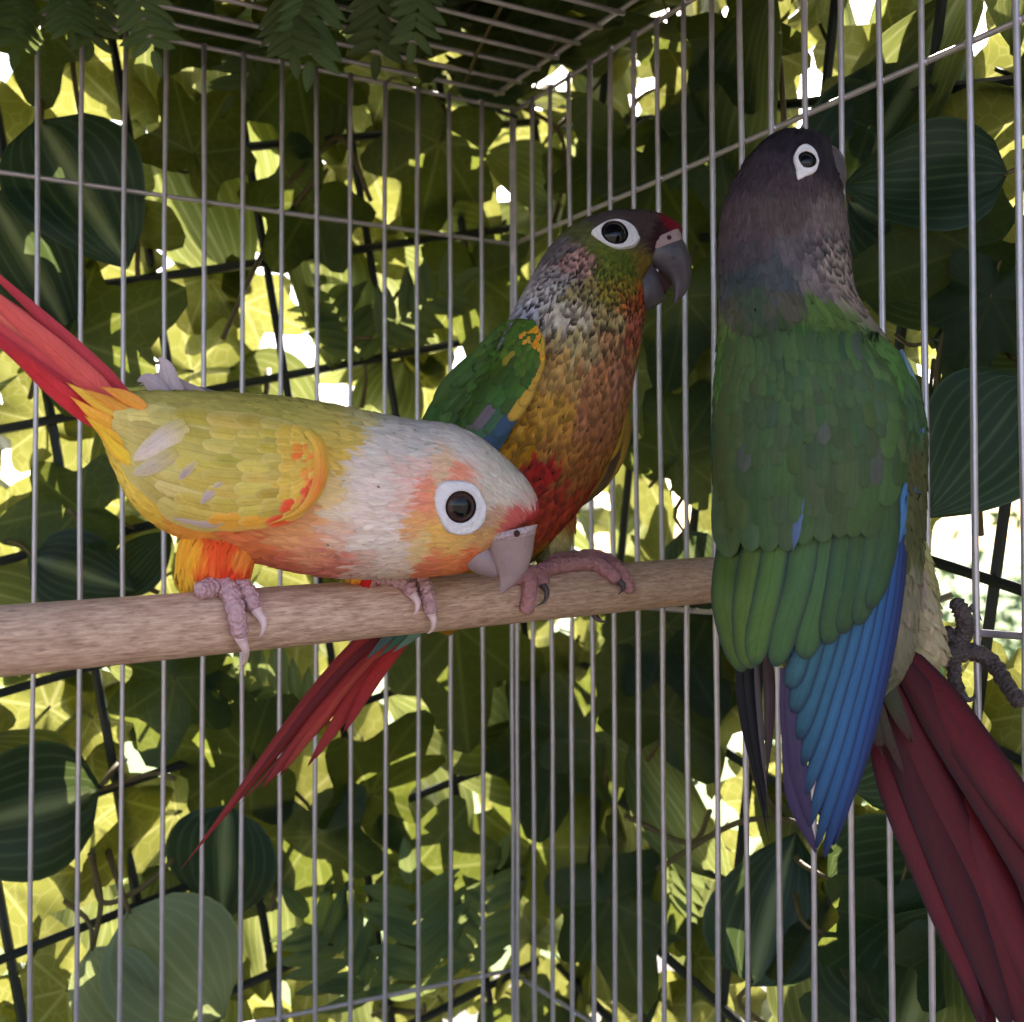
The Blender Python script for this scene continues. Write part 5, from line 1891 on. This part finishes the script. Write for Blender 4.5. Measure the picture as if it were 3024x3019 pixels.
    # long green tertials and greater coverts
    GR = [([(1380, 1000), (1366, 1120), (1380, 1200), (1402, 1268)], 20, .30, (98, 124, 52)), ([(1425, 1020), (1408, 1130), (1408, 1210), (1418, 1262)], 21, .36, (102, 128, 54)),
          ([(1470, 980), (1452, 1100), (1432, 1190), (1424, 1256)], 21, .42, (94, 126, 56)), ([(1530, 930), (1510, 1080), (1482, 1180), (1462, 1258)], 23, .40, (84, 120, 66)),
          ([(1565, 1000), (1548, 1110), (1530, 1180), (1516, 1244)], 24, .37, (80, 116, 66)), ([(1600, 980), (1588, 1080), (1576, 1150), (1560, 1216)], 22, .42, (74, 108, 60)),
          ([(1625, 960), (1618, 1060), (1604, 1130), (1588, 1196)], 21, .45, (70, 102, 58)), ([(1652, 930), (1650, 1030), (1636, 1110), (1618, 1180)], 20, .48, (68, 98, 58)),
          ([(1676, 900), (1676, 1000), (1662, 1080), (1640, 1150)], 18, .51, (68, 98, 60))]
    for s, hw, lay, c in GR:
        c = np.array(c) * .74
        put_quill(wg, s, [hw * 1.2, hw * 1.25, hw * 1.2, hw * 1.05], wd, .16 + (lay - .3) * .6, [c * .92, c, c, c * .98], 'round', (30, 38, 44), .8, nr=14, camber=.014, base=.95, rs=.74)
    # grey-mauve and blue bases that show between the rows
    for s, hw, c in [([(1520, 920), (1508, 980), (1496, 1040)], 15, (74, 92, 124)), ([(1555, 840), (1566, 900), (1582, 950)], 16, (98, 92, 106)), ([(1560, 880), (1570, 920), (1578, 960)], 9, (84, 64, 88))]:
        put_quill(wg, s, [hw, hw, hw * .7], wd, .345, [(60, 84, 48), c, np.array(c) * .9], 'point', (60, 70, 66), .5)
    TP = np.array([(1375, 660), (1362, 740), (1352, 820), (1346, 900), (1350, 980), (1358, 1060), (1366, 1130)], float)
    BT = np.array([(1655, 650), (1700, 720), (1728, 800), (1734, 870), (1728, 930), (1712, 1000), (1690, 1070)], float)

    def patch(a, bb):
        k = np.array([np.clip(a, 0, 1) * 6.0])
        ex = min(a, 0) * 6
        p, q = catmull(TP, k)[0], catmull(BT, k)[0]
        m = p + (q - p) * bb
        return m[0] + ex * (bb - .5) * -60, m[1] + ex * 80

    def colfn(a, bb, k, r):
        c0 = np.array((58, 76, 46), float) * r.uniform(.94, 1.06) + r.normal(0, 3, 3)
        if bb < .12:
            c0 = np.array((66, 78, 46), float)
        if a < .1 and r.random() < .3:
            c0 = np.array((62, 82, 46), float)
        if bb > .8 and a < .25 and r.random() < .5:
            c0 = np.array((65, 88, 47), float)
        if r.random() < .02:
            c0 = np.array((70, 74, 66), float)
        return [c0 * .94, c0, c0 * 1.02], np.array((54, 72, 46)), .35
    wing_rows(wg, patch, [
        (.48, .34, 27, 9, .02, .86), (.40, .32, 25, 10, .0, .90), (.33, .28, 23, 10, .02, .95), (.25, .24, 20, 11, .0, .99),
        (.18, .22, 18, 14, .0, 1.0), (.12, .20, 16, 16, .0, 1.0), (.07, .18, 14, 18, .0, 1.0), (.03, .16, 12, 20, .0, 1.0), (-.01, .13, 10, 22, -.01, 1.01), (-.05, .12, 9, 22, .0, 1.0)], colfn, wd, .33, 41)

    # leg and foot on the wires
    lg = thigh(root, [(1672, 1010, 1738, 1000, D0 + .35, 1.0, 0), (1680, 1090, 1752, 1075, D0 + .5, .9, 0), (1692, 1170, 1766, 1160, D0 + .7, .85, 0), (1708, 1230, 1778, 1215, D0 + .85, .8, 0), (1735, 1262, 1782, 1238, D0 + .95, .6, 0)][::-1],
               [(1740, 1020, (150, 140, 96)), (1720, 1100, (140, 122, 116)), (1740, 1160, (156, 140, 116)), (1760, 1220, (168, 152, 122)), (1700, 1130, (120, 106, 100))], 'leg', .5, .14, .11, .09, 51)
    dw = 20.72
    q = 1 / DSP
    toes = [([(2791, 1947, -.1), (2828, 1910, -.06), (2849, 1857, -.12), (2842, 1812, -.12), (2817, 1770, -.02)], .165), ([(2795, 1945, -.1), (2870, 1926, -.10), (2929, 1955, -.14), (2966, 2011, -.5), (3003, 2064, -.9), (3020, 2084, -1.0)], .15),
            ([(2791, 1950, -.1), (2815, 1956, -.1), (2820, 2011, -.10), (2836, 2045, -.04)], .13), ([(2830, 1905, -.1), (2812, 1885, -.05), (2800, 1868, -.0), (2808, 1858, .04)], .10)]
    V, F = join([toe([at(x * q, y * q, dw + d) for x, y, d in p], r * 1.05, r * .82, ridges=11, seed=i, amp=.13) for i, (p, r) in enumerate(toes)])
    mesh_obj('foot', V, F, M_FOOT_GREY, lg)
    for p in ([(2862, 1790, .05), (2876, 1802, .02), (2890, 1818, .0), (2901, 1836, .0)], [(2836, 2043, -.05), (2856, 2066, -.1), (2874, 2062, -.08), (2878, 2046, -.02)]):
        V, F = claw([at(x * q, y * q, dw + d) for x, y, d in p], .07)
        mesh_obj('claw', V, F, M_CLAW_DARK, lg)

    eye(root, body, 1518, 308, [(23, 2), (16, 22), (-4, 34), (-20, 42), (-22, 18), (-24, -6), (-14, -28), (2, -35), (17, -22)], 19.5, M_SKIN_WHITE, (20, 16, 20), .02)
    bk = [(1552, 276, 1556, 348, 19.45, .55, 0), (1570, 276, 1568, 352, 19.5, .5, 0), (1586, 290, 1576, 362, 19.55, .45, 0), (1594, 318, 1582, 372, 19.6, .4, 0), (1592, 352, 1584, 380, 19.62, .3, 0)]
    loft_mesh('upper_beak', bk, M_BEAK_DARK, root)
    lb = [(1556, 350, 1552, 384, 19.5, .5, 0), (1570, 356, 1562, 390, 19.55, .5, 0), (1580, 368, 1574, 388, 19.6, .4, 0)]
    loft_mesh('lower_beak', lb, M_BEAK_DARK, root)


bird_dark()
